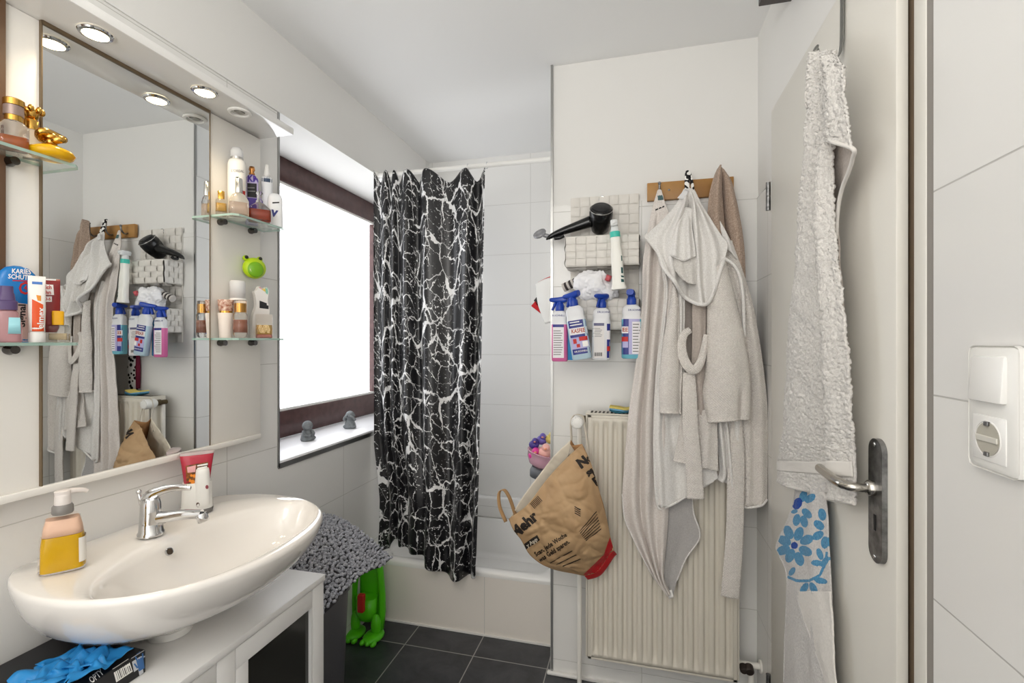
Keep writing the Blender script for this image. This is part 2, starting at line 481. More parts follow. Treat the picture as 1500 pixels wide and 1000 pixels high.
box('ledge', panel_m, PX, PX + .012, .50, 1.30, Z0 - .004, Z0 + .012, unit, bev=.003, world=True)
MY0, MY1 = .712, 1.112
mo = M(); mo.box(PX, MX, MY0, MY1, Z0 + .012, Z1 - .002, .0012, 1)
mo.build('mirror_glass', mirror_m, unit, world=True)
me_ = M()
for y in (MY0, MY1): me_.box(PX, MX + .001, y - .0012, y + .0012, Z0 + .012, Z1)
me_.box(PX, MX + .003, MY0, MY1, Z1 - .008, Z1)
me_.build('mirror_edging', mat('mirror_edge', (120, 104, 82), .3, .6), unit, world=True)
cano = box('canopy', gloss_white, LX, -1.055, .42, 1.312, Z1, Z1 + .022, unit, bev=.004, world=True)
warm = mat('lit_spot', (255, 236, 196), .4, emit=9)
for k, (px, py, lit) in enumerate(((140, 47, 1), (300, 133, 1), (351, 163, 0))):
    c = P(px, py, Z=Z1)
    ds = M().lathe([(.030, Z1 - .0005), (.031, Z1 - .003), (.029, Z1 - .006), (.023, Z1 - .007), (.0225, Z1 - .0005)], 32, Matrix.Translation((c.x, c.y, 0)), cap=(0, 0)).build('downlight', chrome if lit else white_plastic, unit, world=True, auto=40)
    if lit:
        M().lathe([(.0235, Z1 - .0015), (.022, Z1 - .0052), (.012, Z1 - .006)], 28, Matrix.Translation((c.x, c.y, 0))).build('lamp', warm, ds)
        l = bpy.data.lights.new('spot_glow', 'SPOT'); l.energy = L_SPOT; l.spot_size = math.radians(130); l.spot_blend = 1; l.shadow_soft_size = .03; l.color = (1, .80, .52)
        lo = bpy.data.objects.new('spot_glow', l); COL.objects.link(lo); lo.location = (c.x, c.y, Z1 - .012)
    else:
        ds['label'] = 'unlit white spotlight'
        M().box(c.x - .009, c.x + .009, c.y - .011, c.y + .011, Z1 - .004, Z1 - .001).build('lamp', mat('dull_lens', (150, 148, 140), .3), ds)
SZU, SZL = H + .362, H + .010
def shelf(y0, y1, x1, z, pegs):
    o = M()
    pts = [(PX + .001, y0), (x1 - .012, y0), (x1, y0 + .012), (x1, y1 - .012), (x1 - .012, y1), (PX + .001, y1)]
    o.prism(pts, .006, Matrix.Translation((0, 0, z - .006)))
    o.bm.normal_update()
    for f in o.bm.faces: f.material_index = 0 if abs(f.normal.z) > .5 else 1
    g = o.build('glass_shelf', [shelf_glass, shelf_edge], unit, world=True)
    for y in pegs:
        M().lathe([(.009, 0), (.010, .006), (.008, .012), (.008, .022)], 18, AX((PX, y, z - .014), (1, 0, 0))).build('shelf_peg', mat('dark_chrome', (95, 92, 90), .2, 1.0), g, auto=40)
for z in (SZU, SZL - .012): shelf(.50, .745, -1.112, z, (.66, .55))
for z in (SZU, SZL): shelf(1.118, 1.322, -1.092, z, (1.15, 1.265))

# ---- things on the shelves. Local front is -Y; rz turns it towards the room
def base(px, X, z): p = P(px, 500, X=X); return (p.x, p.y, z + .0002)
def lbl(name, m, o, parent, quad): return area(quad, name, m, o, parent)
red_p = mat('print_red', (190, 38, 34), .5); navy = mat('print_navy', (34, 46, 120), .5); dark_p = mat('print_black', (28, 27, 28), .5); white_p = mat('print_white', (240, 238, 234), .5)
grey_p = mat('print_grey', (130, 128, 128), .5); gold_p = mat('print_gold', (196, 164, 80), .4)

GA = 'perfume bottles on the glass shelves'
t = thing('perfume_bottle', 'square perfume bottle with dark amber liquid and grey cap on upper left shelf', 'perfume', base(20, -1.143, SZU), math.radians(60), GA)
M().loft([(0, .019, .013, 5), (.004, .021, .015, 5), (.042, .021, .015, 5), (.052, .015, .012, 3), (.054, .011, .011)], 28).build('bottle', clear, t)
M().loft([(.004, .018, .012, 5), (.024, .018, .012, 5)], 24).build('liquid', mat('amber_liquid', (206, 112, 48), .1, trans=.4), t)
M().lathe([(.013, .054), (.013, .064)], 24).build('collar', gold, t, auto=40)
M().lathe([(.0145, .064), (.0145, .082), (.0135, .083)], 24).build('cap', mat('mauve_cap', (150, 130, 122), .3, .4), t, auto=40)
M().lathe([(.0155, .083), (.0155, .094), (.013, .096)], 24).build('cap_top', gold, t, auto=40)
t = thing('perfume_bottle', 'clear perfume bottle with gold crown stopper beside the mirror edge on upper left shelf', 'perfume', base(45, -1.162, SZU), math.radians(60), GA)
M().loft([(0, .016, .013, 4), (.003, .018, .015, 4), (.04, .018, .015, 4), (.052, .011, .010, 2.5), (.056, .009, .009)], 28).build('bottle', clear, t)
M().lathe([(.012, .056), (.0125, .074), (.011, .076)], 24).build('collar', gold, t, auto=40)
cw = M(); cw.lathe([(.009, .076), (.012, .084), (.016, .094), (.012, .098), (0, .1)], 20)
for k in range(8): a = PI * k / 4; cw.blob((.0165 * math.cos(a), .0165 * math.sin(a), .095), .005, .005, .007, sub=2)
cw.build('crown', gold, t)
t = thing('perfume_bottle', 'flat round yellow perfume bottle with gold knot stopper on upper left shelf', 'perfume', base(75, -1.128, SZU), math.radians(55), GA)
M().loft([(0, .026, .024), (.004, .033, .03), (.011, .037, .034), (.018, .033, .03), (.025, .018, .016), (.027, .009, .009)], 36).build('bottle', mat('yellow_glass', (244, 194, 24), .05, trans=.4, ior=1.4), t)
kn = M().lathe([(.009, .027), (.010, .04)], 20)
kn.tube([(.019 * math.cos(a) * .9, .010 * math.sin(2 * a), .044 + .007 * math.sin(a * 1.0)) for a in [2 * PI * i / 28 for i in range(28)]], .0075, 10, closed=True)
kn.blob((0, 0, .044), .012, .01, .009)
kn.build('stopper', gold, t)

# lower left shelf
zl_ = SZL - .012
t = thing('mouthwash_bottle', 'blue mouthwash bottle with rounded top at the back of lower left shelf', 'mouthwash', base(25, -1.156, zl_), math.radians(80))
o = M().loft([(0, .030, .011, 3), (.004, .032, .0125, 3), (.085, .032, .0125, 3), (.112, .031, .012, 3), (.133, .026, .011, 2.5), (.143, .017, .009, 2.3), (.147, .006, .004)], 36).build('bottle', mat('blue_bottle', (22, 118, 190), .2), t)
tr = bvh(o)
area(((-2, 440), (46, 446), (46, 500), (-2, 500)), 'lower_label', mat('pale_pink_label', (226, 200, 190), .4), o, t, tree=tr)
word('KARIES', 31, 398, 9.5, -4, white_p, o, t, tree=tr, stretch=.95, bold=.02); word('SCHUTZ', 29, 406, 9.5, -4, white_p, o, t, tree=tr, stretch=.95, bold=.02)
area(((18, 410), (44, 411), (44, 412.5), (18, 411.5)), 'red_line', red_p, o, t, tree=tr)
word('O', 37, 423, 26, 0, red_p, o, t, 'ring_mark', tree=tr, stretch=1.0); word('4', 37, 422, 11, 0, red_p, o, t, tree=tr)
word('Signal', 32, 462, 15, 88, dark_p, o, t, tree=tr, bold=.03)
t = thing('spray_bottle', 'small pink see-through spray bottle with purple cap on lower left shelf', 'spray', base(10, -1.128, zl_), math.radians(60))
M().loft([(0, .019, .012, 3), (.003, .0205, .0135, 3), (.03, .0205, .0135, 3), (.055, .015, .011, 2.6), (.060, .012, .01, 2.2)], 30).build('bottle', mat('pink_glass', (222, 176, 180), .08, trans=.6), t)
M().loft([(.060, .014, .0125, 3), (.076, .0145, .013, 3), (.078, .0115, .010, 3), (.090, .010, .009, 3), (.092, .009, .008, 3), (.104, .0085, .008, 3)], 26).build('cap', mat('purple_plastic', (84, 66, 108), .35), t, auto=50)
M().loft([(.016, .0085, .001, 2), (.046, .0075, .001, 2)], 22, Matrix.Translation((.010, -.0135, 0))).build('label', mat('pale_blue_label', (150, 205, 214), .4), t)
def tubep(name, label, px, X, rz, hx, h, col, capm, z=zl_):
    t = thing(name, label, 'toothpaste', base(px, X, z), math.radians(rz))
    M().lathe([(.011, 0), (.0125, .002), (.0125, .018), (.011, .02)], 24).build('cap', capm, t, auto=40)
    o = M().loft([(.02, .012, .012), (.027, hx * .92, .0135, 2.2), (h * .5, hx, .009, 2.2), (h * .86, hx, .003, 2.4), (h * .9, hx, .0012, 3), (h, hx, .0011, 3)], 32).build('tube', col, t)
    return t, o
t, o = tubep('toothpaste_tube', 'white toothpaste tube with orange print standing on its cap on lower left shelf', 54, -1.122, 62, .0125, .128, mat('tube_white', (240, 236, 230), .3), white_plastic)
tr = bvh(o); fl = mat('print_orange', (222, 82, 24), .4)
area(((47, 438), (63, 446), (64, 485), (47, 485)), 'orange_field', fl, o, t, tree=tr)
area(((47, 412), (62, 413), (62, 417), (47, 416)), 'blue_field', mat('print_blue', (70, 120, 190), .4), o, t, tree=tr)
word('elmex', 59.5, 466, 12.5, 88, white_p, o, t, tree=tr, off=.0016, bold=.02)
area(((53, 432), (60, 433), (60, 441), (55, 440)), 'small_picture', mat('print_amber', (232, 150, 50), .4), o, t, tree=tr)
t, o = tubep('toothpaste_tube', 'dark red toothpaste tube standing behind the orange printed one on lower left shelf', 72, -1.145, 64, .0165, .128, mat('tube_maroon', (134, 36, 36), .3), white_plastic)
tr = bvh(o)
area(((62, 404), (82, 404.5), (82, 411), (62, 410)), 'white_end', white_p, o, t, tree=tr)
area(((60, 416), (78, 417), (79, 432), (60, 432)), 'white_cloud', white_p, o, t, tree=tr, off=.0004)
word('Milch', 67, 421, 8, 0, red_p, o, t, tree=tr, off=.0016, bold=.02); word('zahn', 67, 428.5, 8.5, 0, red_p, o, t, tree=tr, off=.0016, bold=.02)
area(((64, 434), (76, 434), (76, 442), (64, 442)), 'age_badge', white_p, o, t, tree=tr, off=.0004); word('0-6', 70, 438, 6.5, 0, red_p, o, t, tree=tr, off=.0016)
t = thing('perfume_bottle', 'square clear perfume bottle with bright yellow cap on lower left shelf', 'perfume', base(85, -1.128, zl_), math.radians(55), GA)
M().loft([(0, .0165, .0125, 6), (.002, .0185, .0145, 6), (.032, .0185, .0145, 6), (.035, .016, .012, 6)], 32).build('bottle', clear, t)
M().loft([(.006, .013, .009, 6), (.018, .013, .009, 6)], 24).build('liquid', mat('pale_juice', (240, 222, 186), .1, trans=.5), t)
M().loft([(.035, .009, .008, 4), (.062, .0092, .0082, 4), (.063, .008, .007, 4)], 24).build('cap', mat('yellow_cap', (240, 178, 20), .3), t, auto=50)

# upper right shelf
def rb(px, X, z=SZU): return base(px, X, z)
t = thing('perfume_bottle', 'smallest gold capped square perfume bottle at near end of upper right shelf', 'perfume', rb(324, -1.157), math.radians(45), GA)
M().loft([(0, .0125, .0095, 5), (.002, .014, .011, 5), (.042, .014, .011, 5), (.046, .010, .008, 3)], 26).build('bottle', clear, t)
M().loft([(.012, .0105, .0075, 5), (.034, .0105, .0075, 5)], 22).build('liquid', mat('gold_juice', (240, 196, 96), .1, trans=.4), t)
M().loft([(.046, .0085, .0075, 4), (.068, .009, .008, 4), (.069, .008, .007, 4)], 22).build('cap', gold, t, auto=50)
t = thing('perfume_bottle', 'large clear perfume bottle with tall silver neck in front of white aerosol can', 'perfume', rb(350, -1.118), math.radians(45), GA)
M().loft([(0, .023, .014, 4), (.003, .0255, .016, 4), (.045, .0255, .016, 4), (.062, .017, .012, 3), (.068, .008, .008)], 32).build('bottle', clear, t)
M().loft([(.006, .021, .012, 4), (.040, .021, .012, 4)], 26).build('liquid', mat('blush_juice', (246, 226, 210), .1, trans=.5), t)
M().lathe([(.0095, .068), (.0095, .108), (.008, .11)], 22).build('cap', silver, t, auto=40)
t = thing('aerosol_can', 'tall white hairspray can with clear cap at the back of upper right shelf', 'hairspray', rb(347, -1.151), math.radians(45))
o = M().lathe([(.0235, 0), (.0245, .003), (.0245, .162), (.022, .172), (.017, .177)], 36).build('can', mat('can_white', (240, 236, 228), .25), t, auto=60)
M().lathe([(.0172, .177), (.0172, .183)], 30).build('cap_ring', silver, t, auto=40)
M().lathe([(.0168, .183), (.0165, .203), (.012, .212), (.0, .214)], 30).build('cap', mat('frosted_cap', (240, 240, 240), .35, trans=.35), t)
tr = bvh(o)
word("L'OREAL", 348, 250.5, 5.2, -4, grey_p, o, t, tree=tr, stretch=.95); [area(((345.5, y), (349.5, y), (349.5, y + 2.2), (345.5, y + 2.2)), 'dark_print', dark_p, o, t, tree=tr, nu=2, nv=1) for y in (259, 262.5, 266, 270, 274, 277)]
area(((350, 278), (359, 280), (359, 290), (350, 286)), 'red_corner', red_p, o, t, tree=tr)
t = thing('body_spray', 'purple bottle with black band and copper top between white can and white spray', 'body spray', rb(369, -1.158), math.radians(45))
o = M().loft([(0, .016, .011, 4), (.003, .018, .013, 4), (.14, .018, .013, 4), (.15, .012, .010, 3), (.154, .008, .008)], 30).build('bottle', mat('violet_white', (196, 184, 220), .25), t)
tr = bvh(o); vio = mat('print_violet', (74, 44, 150), .4)
area(((360, 268), (379, 269), (379, 290), (360, 288)), 'black_band', dark_p, o, t, tree=tr); area(((360, 289), (379, 291), (379, 325), (360, 322)), 'violet_band', vio, o, t, tree=tr)
word('KM', 371, 262, 14, -2, vio, o, t, tree=tr, bold=.04, stretch=.85)
area(((362, 274), (373, 274.5), (373, 276), (362, 275.5)), 'small_print', grey_p, o, t, tree=tr, off=.0012); area(((362, 279), (374, 279.5), (374, 281), (362, 280.5)), 'small_print', grey_p, o, t, tree=tr, off=.0012)
M().lathe([(.008, .154), (.0085, .158), (.006, .164), (.009, .170), (.007, .180)], 22).build('cap', mat('copper', (200, 140, 84), .2, 1.0), t)
t = thing('nozzle_spray', 'white spray bottle with dark blue band and tall nozzle nearest the window', 'spray', rb(391, -1.153), math.radians(45))
o = M().loft([(0, .0155, .0155), (.003, .017, .017), (.16, .017, .017), (.165, .013, .013)], 30).build('bottle', mat('cool_white', (232, 234, 236), .3), t)
area(((380, 255), (402, 257), (402, 268), (380, 265)), 'blue_band', mat('print_slate', (52, 70, 96), .4), o, t)
M().lathe([(.010, .165), (.0085, .178), (.005, .2), (.004, .206)], 20).build('nozzle', white_plastic, t)
t = thing('perfume_bottle', 'squat faceted perfume bottle with red brown liquid and clear stopper', 'perfume', rb(380, -1.110), math.radians(45), GA)
M().loft([(0, .028, .017, 6), (.003, .031, .019, 6), (.038, .031, .019, 6), (.056, .013, .011, 3), (.058, .009, .009)], 32).build('bottle', clear, t)
M().loft([(.006, .027, .015, 6), (.036, .027, .015, 6)], 26).build('liquid', mat('russet_juice', (196, 82, 52), .1, trans=.4), t)
st = M().lathe([(.010, .058), (.010, .064), (.006, .068), (.006, .082), (.010, .086), (.008, .092)], 22); st.build('stopper', clear, t)
t = thing('deodorant', 'white deodorant stick with blue tick at far end of upper right shelf', 'deodorant', rb(403, -1.112), math.radians(42))
o = M().loft([(0, .021, .011, 2.6), (.004, .0225, .012, 2.6), (.06, .0215, .0115, 2.6), (.09, .0215, .0115, 2.4), (.103, .017, .009, 2.2), (.107, .008, .004)], 32).build('stick', mat('deo_white', (228, 230, 232), .3), t)
tr = bvh(o)
area(((399, 296), (409, 295.5), (409, 297.5), (399, 298)), 'dark_print', dark_p, o, t, tree=tr); word('v', 402, 311, 20, -12, navy, o, t, 'tick_mark', tree=tr, bold=.03)

# lower right shelf
t = thing('cream_jar', 'tapered matt beige jar with marbled gold lid at near end of lower right shelf', 'jar', base(331, -1.152, SZL), math.radians(45))
M().lathe([(.0155, 0), (.0165, .002), (.021, .07), (.0205, .072)], 32).build('jar', mat('beige_matt', (226, 214, 204), .5), t, auto=50)
M().lathe([(.0165, .072), (.0165, .078)], 28).build('neck', gold, t, auto=40)
M().lathe([(.0185, .078), (.0215, .108), (.021, .11)], 32).build('lid', mat('marbled_lid', (222, 196, 176), .25, var=(120, (150, 84, 60))), t, auto=50)
t = thing('perfume_bottle', 'slim clear perfume bottle with brown liquid in front of beige jar', 'perfume', base(352, -1.108, SZL), math.radians(45), GA)
M().loft([(0, .010, .010), (.004, .0155, .0155), (.012, .0185, .0185), (.068, .0185, .0185), (.072, .016, .016)], 30).build('bottle', clear, t)
M().loft([(.016, .0155, .0155), (.052, .0155, .0155)], 26).build('liquid', mat('brown_juice', (190, 130, 108), .1, trans=.4), t)
M().lathe([(.0165, .0725), (.0165, .108), (.0155, .109)], 28).build('cap', glass('cap_glass', (250, 236, 222), .02), t, auto=40)
M().lathe([(.011, .074), (.011, .1)], 24).build('spray_head', gold, t, auto=40)
t = thing('pump_bottle', 'plain white pump bottle with clear cap behind slim brown perfume', 'bottle', base(348, -1.157, SZL), math.radians(45))
M().lathe([(.021, 0), (.0225, .003), (.0225, .115), (.0215, .118)], 32).build('bottle', white_plastic, t, auto=50)
M().lathe([(.0212, .118), (.0212, .166), (.019, .171), (0, .172)], 32).build('cap', mat('frosted_cap', (240, 240, 240), .35, trans=.35), t)
t = thing('toothbrush_holder', 'white unicorn shaped holder with pastel mane and black patch under the frog', 'holder', base(381, -1.15, SZL), math.radians(70))
mx = Matrix.Translation((0, .008, 0)) @ Matrix.Rotation(PI / 2, 4, 'X')
ol = [(-.026, 0), (.026, 0), (.028, .03), (.024, .06), (.026, .09), (.02, .12), (.024, .15), (.016, .162), (.004, .155), (-.006, .163), (-.014, .15), (-.022, .145), (-.018, .13), (-.016, .1), (-.026, .07), (-.028, .03)]
ol = [(p.x, p.y) for p in [spl([V((x, y, 0)) for x, y in ol + ol[:1]], i / 60) for i in range(60)]]
o = M().prism(ol, .016, mx).build('holder', mat('unicorn_white', (238, 234, 230), .35), t, auto=60)
for nm, c, quad in (('mane_violet', (186, 150, 204), ((390, 411), (397, 413), (398, 424), (391, 421))), ('mane_yellow', (236, 206, 90), ((383, 416), (388, 418), (389, 428), (384, 424))), ('mane_green', (140, 200, 180), ((388, 417), (391, 419), (394, 433), (389, 429))), ('mane_pink', (220, 160, 160), ((376, 414), (382, 416), (385, 425), (379, 421))), ('ear_pink', (206, 140, 190), ((362, 411), (369, 412), (367, 416), (364, 415))), ('black_patch', (36, 36, 40), ((380, 440), (396, 446), (396, 453), (380, 451)))):
    area(quad, nm, mat('print_' + nm, c, .4), o, t)
t = thing('perfume_bottle', 'low square perfume bottle with gold and pink swirls at far end of lower right shelf', 'perfume', base(387, -1.112, SZL), math.radians(40), GA)
M().loft([(0, .021, .0145, 7), (.002, .023, .016, 7), (.072, .023, .016, 7), (.073, .021, .015, 7)], 36).build('bottle', clear, t)
M().loft([(.012, .019, .012, 7), (.040, .019, .012, 7)], 26).build('liquid', mat('honey_juice', (240, 196, 110), .1, trans=.4), t)
M().loft([(.003, .0195, .0125, 7), (.0115, .0195, .0125, 7)], 26).build('pink_base', mat('print_rose', (214, 140, 130), .3), t)
sw = M()
for k in range(3): sw.tube([(-.014 + .03 * i / 20, -.0168, .028 + .012 * math.sin(i * .5 + k * 1.3)) for i in range(21)], .0011, 6)
sw.build('swirl', mat('cream_swirl', (240, 214, 160), .3), t)
# frog on the panel
fc = P(368, 393, X=PX + .012)
t = thing('frog_hook', 'lime green plastic frog stuck to the white panel above the holder', 'frog hook', (PX + .014, fc.y, fc.z))
lime = mat('lime_plastic', (176, 206, 24), .3); mx = AX((0, 0, 0), (1, -.55, 0))
b = M(); b.blob((.010, 0, 0), .034, .020, .033, mx=frame_from((1, -.55, 0)) @ Matrix.Rotation(PI / 2, 4, 'X'), sub=4)
b.build('body', lime, t)
M().blob((.024, -.010, -.006), .023, .008, .024, mx=frame_from((1, -.55, 0)) @ Matrix.Rotation(PI / 2, 4, 'X'), sub=4).build('belly', mat('green_belly', (112, 168, 24), .25), t)
for s in (-1, 1):
    q = frame_from((1, -.55, 0)) @ V((s * .020, .029, .008)); e = M().blob(q, .009, sub=3).build('eye', lime, t)
    M().blob(q + V((.007, -.004, .002)), .0055, sub=2).build('pupil', dark_p, e)
M().tube([frame_from((1, -.55, 0)) @ V((.014 * math.cos(a), -.006 + .012 * math.sin(a), .030)) for a in [PI + PI * i / 14 for i in range(15)]], .0018, 6).build('mouth', mat('frog_smile', (214, 226, 170), .4), t)

# ------------------------------------------------------------ washbasin
BZ = H - .453; CY_ = .90; CX_ = -1.065
half = [(LX + .001, 0), (LX + .001, .12), (LX + .001, .215), (-1.185, .248), (-1.14, .274), (-1.08, .293), (-1.01, .298), (-.94, .288), (-.87, .258), (-.81, .205), (-.77, .135), (-.75, .065), (-.745, 0)]
RC = -.94
def polar(pts2):
    poly = [V((x, y, 0)) for x, y in pts2] + [V((x, -y, 0)) for x, y in reversed(pts2[1:-1])]
    poly = poly + poly[:1]; dense = []
    for i in range(len(poly) - 1):
        p0 = poly[i - 1] if i else poly[-2]; p3 = poly[i + 2] if i + 2 < len(poly) else poly[1]
        dense += [cr(p0, poly[i], poly[i + 1], p3, f / 20) for f in range(20)]
    ang = sorted((math.atan2(p.y, p.x - RC), math.hypot(p.x - RC, p.y)) for p in dense)
    def f(a):
        a = (a + PI) % (2 * PI) - PI
        for (a0, r0), (a1, r1) in zip(ang, ang[1:]):
            if a0 <= a <= a1: return r0 + (r1 - r0) * (a - a0) / max(a1 - a0, 1e-9)
        return ang[-1][1]
    return f
po = polar(half)
CY_ = .913
def outer(t, k=1.0):
    r = po(t); x = RC + r * math.cos(t); y = r * math.sin(t)
    return V((LX + .001 + (x - LX - .001) * k, CY_ + y * k, 0))
IX, IAX, IAY = -.912, .128, .268
_e = [(IX - IAX * 1.12 * math.cos(a) ** 1 if a < PI / 2 else IX - IAX * math.cos(a), IAY * abs(math.sin(a)) ** .9) for a in [PI * i / 24 for i in range(25)]]
pi_ = polar(_e)
def inner(t, k=1.0, back=1.0):
    r = pi_(t); x = RC + r * math.cos(t) - IX; y = r * math.sin(t)
    return V((IX + x * k, CY_ + y * k, 0))
SEG = 96
bs = M(); prev = None
def addring(f, z):
    global prev
    pts = []
    for i in range(SEG):
        p = f(2 * PI * i / SEG); p.z = z; pts.append(p)
    r = bs.ring(pts)
    if prev: bs.bridge(prev, r)
    prev = r
    return r
for k, dz in ((.34, .172), (.46, .169), (.60, .156), (.735, .134), (.86, .101), (.945, .063), (.985, .032), (1.0, .014), (1.0, .008), (.994, .002)):
    addring(lambda t, k=k: outer(t, k), BZ - dz)
addring(lambda t: outer(t, .982), BZ)
def mixr(a): return lambda t: outer(t, .982).lerp(inner(t, 1.0), a)
addring(mixr(.5), BZ - .002); addring(mixr(.85), BZ - .005)
for k, dz in ((1.0, .012), (.965, .026), (.90, .055), (.80, .085), (.62, .108), (.38, .120), (.16, .124), (.1, .126)):
    addring(lambda t, k=k: inner(t, k), BZ - dz)
bs.bm.faces.new(prev)
sink = thing('washbasin', 'wide white ceramic washbasin with D shaped rim under the mirror', 'washbasin', (LX, CY_, BZ - .15))
bs.build('basin', ceramic, sink, world=True, auto=60)
ov = P(244, 803, X=-1.047)
M().lathe([(.0095, 0), (.0095, .003), (.0075, .0035), (.007, .0005)], 24, AX((-1.0405, ov.y, BZ - .030), (1, 0, .55))).build('overflow_ring', chrome, sink, world=True, auto=40)
M().lathe([(.0072, .0009), (.0071, .0016)], 20, AX((-1.0405, ov.y, BZ - .030), (1, 0, .55))).build('overflow_hole', mat('overflow_dark', (70, 58, 46), .8), sink, world=True)
M().lathe([(.022, BZ - .1262), (.022, BZ - .122), (.014, BZ - .119), (0, BZ - .118)], 26, Matrix.Translation((IX, CY_, 0))).build('drain_plug', chrome, sink, world=True, auto=40)
M().lathe([(.030, BZ - .165), (.030, BZ - .190), (.042, BZ - .194), (.044, BZ - .208)], 28, Matrix.Translation((-1.03, .87, 0))).build('drain_trap', white_plastic, sink, world=True, auto=40)

# tap
fb = V((-1.105, .885, BZ + .0))
tap = thing('mixer_tap', 'chrome single lever mixer tap on the washbasin ledge', 'tap', fb)
M().lathe([(.027, 0), (.027, .006), (.0245, .009), (.023, .03), (.0215, .055), (.021, .075), (.018, .084), (.0, .088)], 32).build('body', chrome, tap, auto=50)
d = V((1, .28, 0)).normalized()
M().tube(curve([V((0, 0, .036)), d * .03 + V((0, 0, .040)), d * .075 + V((0, 0, .046)), d * .118 + V((0, 0, .047))], 16), [.017, .0165, .016, .0155, .015, .0145, .014, .0135, .013, .0125, .012, .012, .0115, .0115, .011, .011, .011], 18, flat=.85).build('spout', chrome, tap, auto=50)
M().lathe([(.0115, .0), (.0125, .004), (.0125, .018), (.011, .020)], 22, AX(d * .116 + V((0, 0, .048)), d * .35 + V((0, 0, -1)), V((0, 1, 0)))).build('aerator', chrome, tap, auto=40)
lev = M(); lev.tube(curve([V((-.012, -.004, .076)), V((.0, 0, .092)), d * .03 + V((0, 0, .105)), d * .065 + V((0, 0, .110)), d * .092 + V((0, 0, .108))], 20), [.014] * 6 + [.013, .012, .011, .0105, .010, .0095, .009, .0085, .008, .008, .0075, .007, .007, .006, .005], 16, flat=.55)
lev.build('lever', chrome, tap, auto=50)
M().tube([V((-.020, -.008, .07)), V((-.024, -.010, .098))], .0035, 10).blob(V((-.024, -.010, .101)), .006, sub=2).build('plug_rod', chrome, tap)

# yellow soap
t = thing('soap_bottle', 'square pump bottle half full of yellow liquid soap on basin corner', 'soap', (-1.105, .705, BZ + .0005), math.radians(52))
sh = [(0, .033, .019, 4), (.003, .0355, .021, 4), (.05, .0345, .0205, 4), (.085, .030, .018, 3.6), (.103, .0265, .0165, 3), (.110, .020, .015, 2.4), (.113, .0145, .0145)]
M().loft(sh, 40).build('bottle', mat('clear_pet', (255, 250, 246), .04, trans=1, ior=1.06), t, auto=60)
sl = [(.003, .032, .0185, 4), (.05, .0315, .0182, 4), (.070, .0295, .017, 3.8)]
M().loft(sl, 40).build('liquid', mat('yellow_soap', (216, 172, 20), .15, trans=.1), t, auto=60)
M().loft([(.0705, .0293, .0168, 3.8), (.085, .0275, .0158, 3.5), (.102, .0238, .0145, 3)], 36).build('foam', mat('peach_foam', (232, 196, 172), .6), t)
M().lathe([(.0155, .111), (.017, .114), (.0165, .126), (.0135, .130)], 28).build('collar', mat('grey_collar', (130, 126, 122), .35), t, auto=40)
pm = M().lathe([(.013, .130), (.0125, .146), (.011, .150), (.007, .152)], 26); pm.loft([(.146, .012, .010, 2.4), (.156, .013, .011, 2.4), (.158, .010, .009, 2.2)], 24)
pm.tube(curve([V((0, 0, .152)), V((.015, .004, .153)), V((.030, .009, .150)), V((.036, .011, .146))], 12), [.006, .006, .0058, .0056, .0054, .0052, .005, .0048, .0045, .0043, .004, .004, .004], 12)
pm.build('pump', mat('pump_white', (240, 232, 226), .3, trans=.2), t, auto=50)
wl_ = M(); wl_.loft([(.014, .0356, .0208, 4), (.062, .0347, .0204, 4)], 40, cap=(0, 0))
for f in list(wl_.bm.faces):
    c = f.calc_center_median()
    if not (c.x > .026): wl_.bm.faces.remove(f)
wl_.build('label', mat('label_white', (226, 222, 214), .4), t)

# sensor dispenser with red refill
t = thing('sensor_soap_dispenser', 'white touchless soap dispenser with pink red refill pack beside the tap', 'soap dispenser', (-1.135, 1.035, BZ + .0005), math.radians(48))
M().loft([(0, .036, .026, 2.6), (.008, .0375, .027, 2.6), (.010, .0365, .026, 2.6)], 40).build('foot', mat('grey_foot', (120, 118, 116), .3, .5), t, auto=50)
bd = M(); bd.loft([(.010, .0360, .0255, 2.6), (.04, .0345, .0245, 2.6), (.072, .0335, .023, 2.6), (.080, .0325, .022, 2.6)], 40)
bd.loft([(.02, .018, .020, 2.4, .012, -.010), (.08, .0175, .020, 2.4, .012, -.012), (.105, .016, .018, 2.4, .012, -.014), (.116, .0145, .016, 2.4, .012, -.015), (.118, .011, .012, 2.4, .012, -.015)], 32)
bdo = bd.build('body', white_plastic, t, auto=60)
rf = M().loft([(.078, .0285, .017, 3), (.085, .030, .0185, 3), (.12, .034, .0195, 3), (.148, .038, .0165, 3), (.153, .0385, .014, 3)], 40).build('refill', mat('pink_refill', (196, 52, 72), .12, trans=.25), t, auto=60)
M().loft([(.153, .0392, .0148, 3), (.158, .0392, .0148, 3), (.159, .037, .013, 3)], 36).build('refill_rim', mat('clear_rim', (240, 220, 218), .2, trans=.4), t, auto=50)
tr = bvh(rf)
area(((272, 682), (305, 676), (303, 722), (274, 722)), 'label', mat('label_brown', (62, 46, 26), .4, var=(140, (150, 84, 24))), rf, t, tree=tr)
area(((274, 684), (287, 681), (286, 691), (275, 692)), 'badge', mat('badge_pink', (230, 170, 170), .4), rf, t, off=.0012, tree=tr)
area(((289, 681), (304, 678), (304, 680.5), (289, 683)), 'print', white_p, rf, t, off=.0012, tree=tr); area(((289, 685), (303, 682), (303, 684), (289, 687)), 'print', white_p, rf, t, off=.0012, tree=tr)
for k in range(9):
    x = 277 + random.random() * 24; y = 694 + random.random() * 18; r_ = 1.6 + random.random() * 1.6
    lay([(x + r_ * math.cos(a), y + r_ * math.sin(a)) for a in [2 * PI * i / 8 for i in range(8)]], [list(range(8))], 'flower', mat('print_orange2', (232, 140, 40), .4), rf, t, off=.0012, tree=tr)
tb = bvh(bdo)
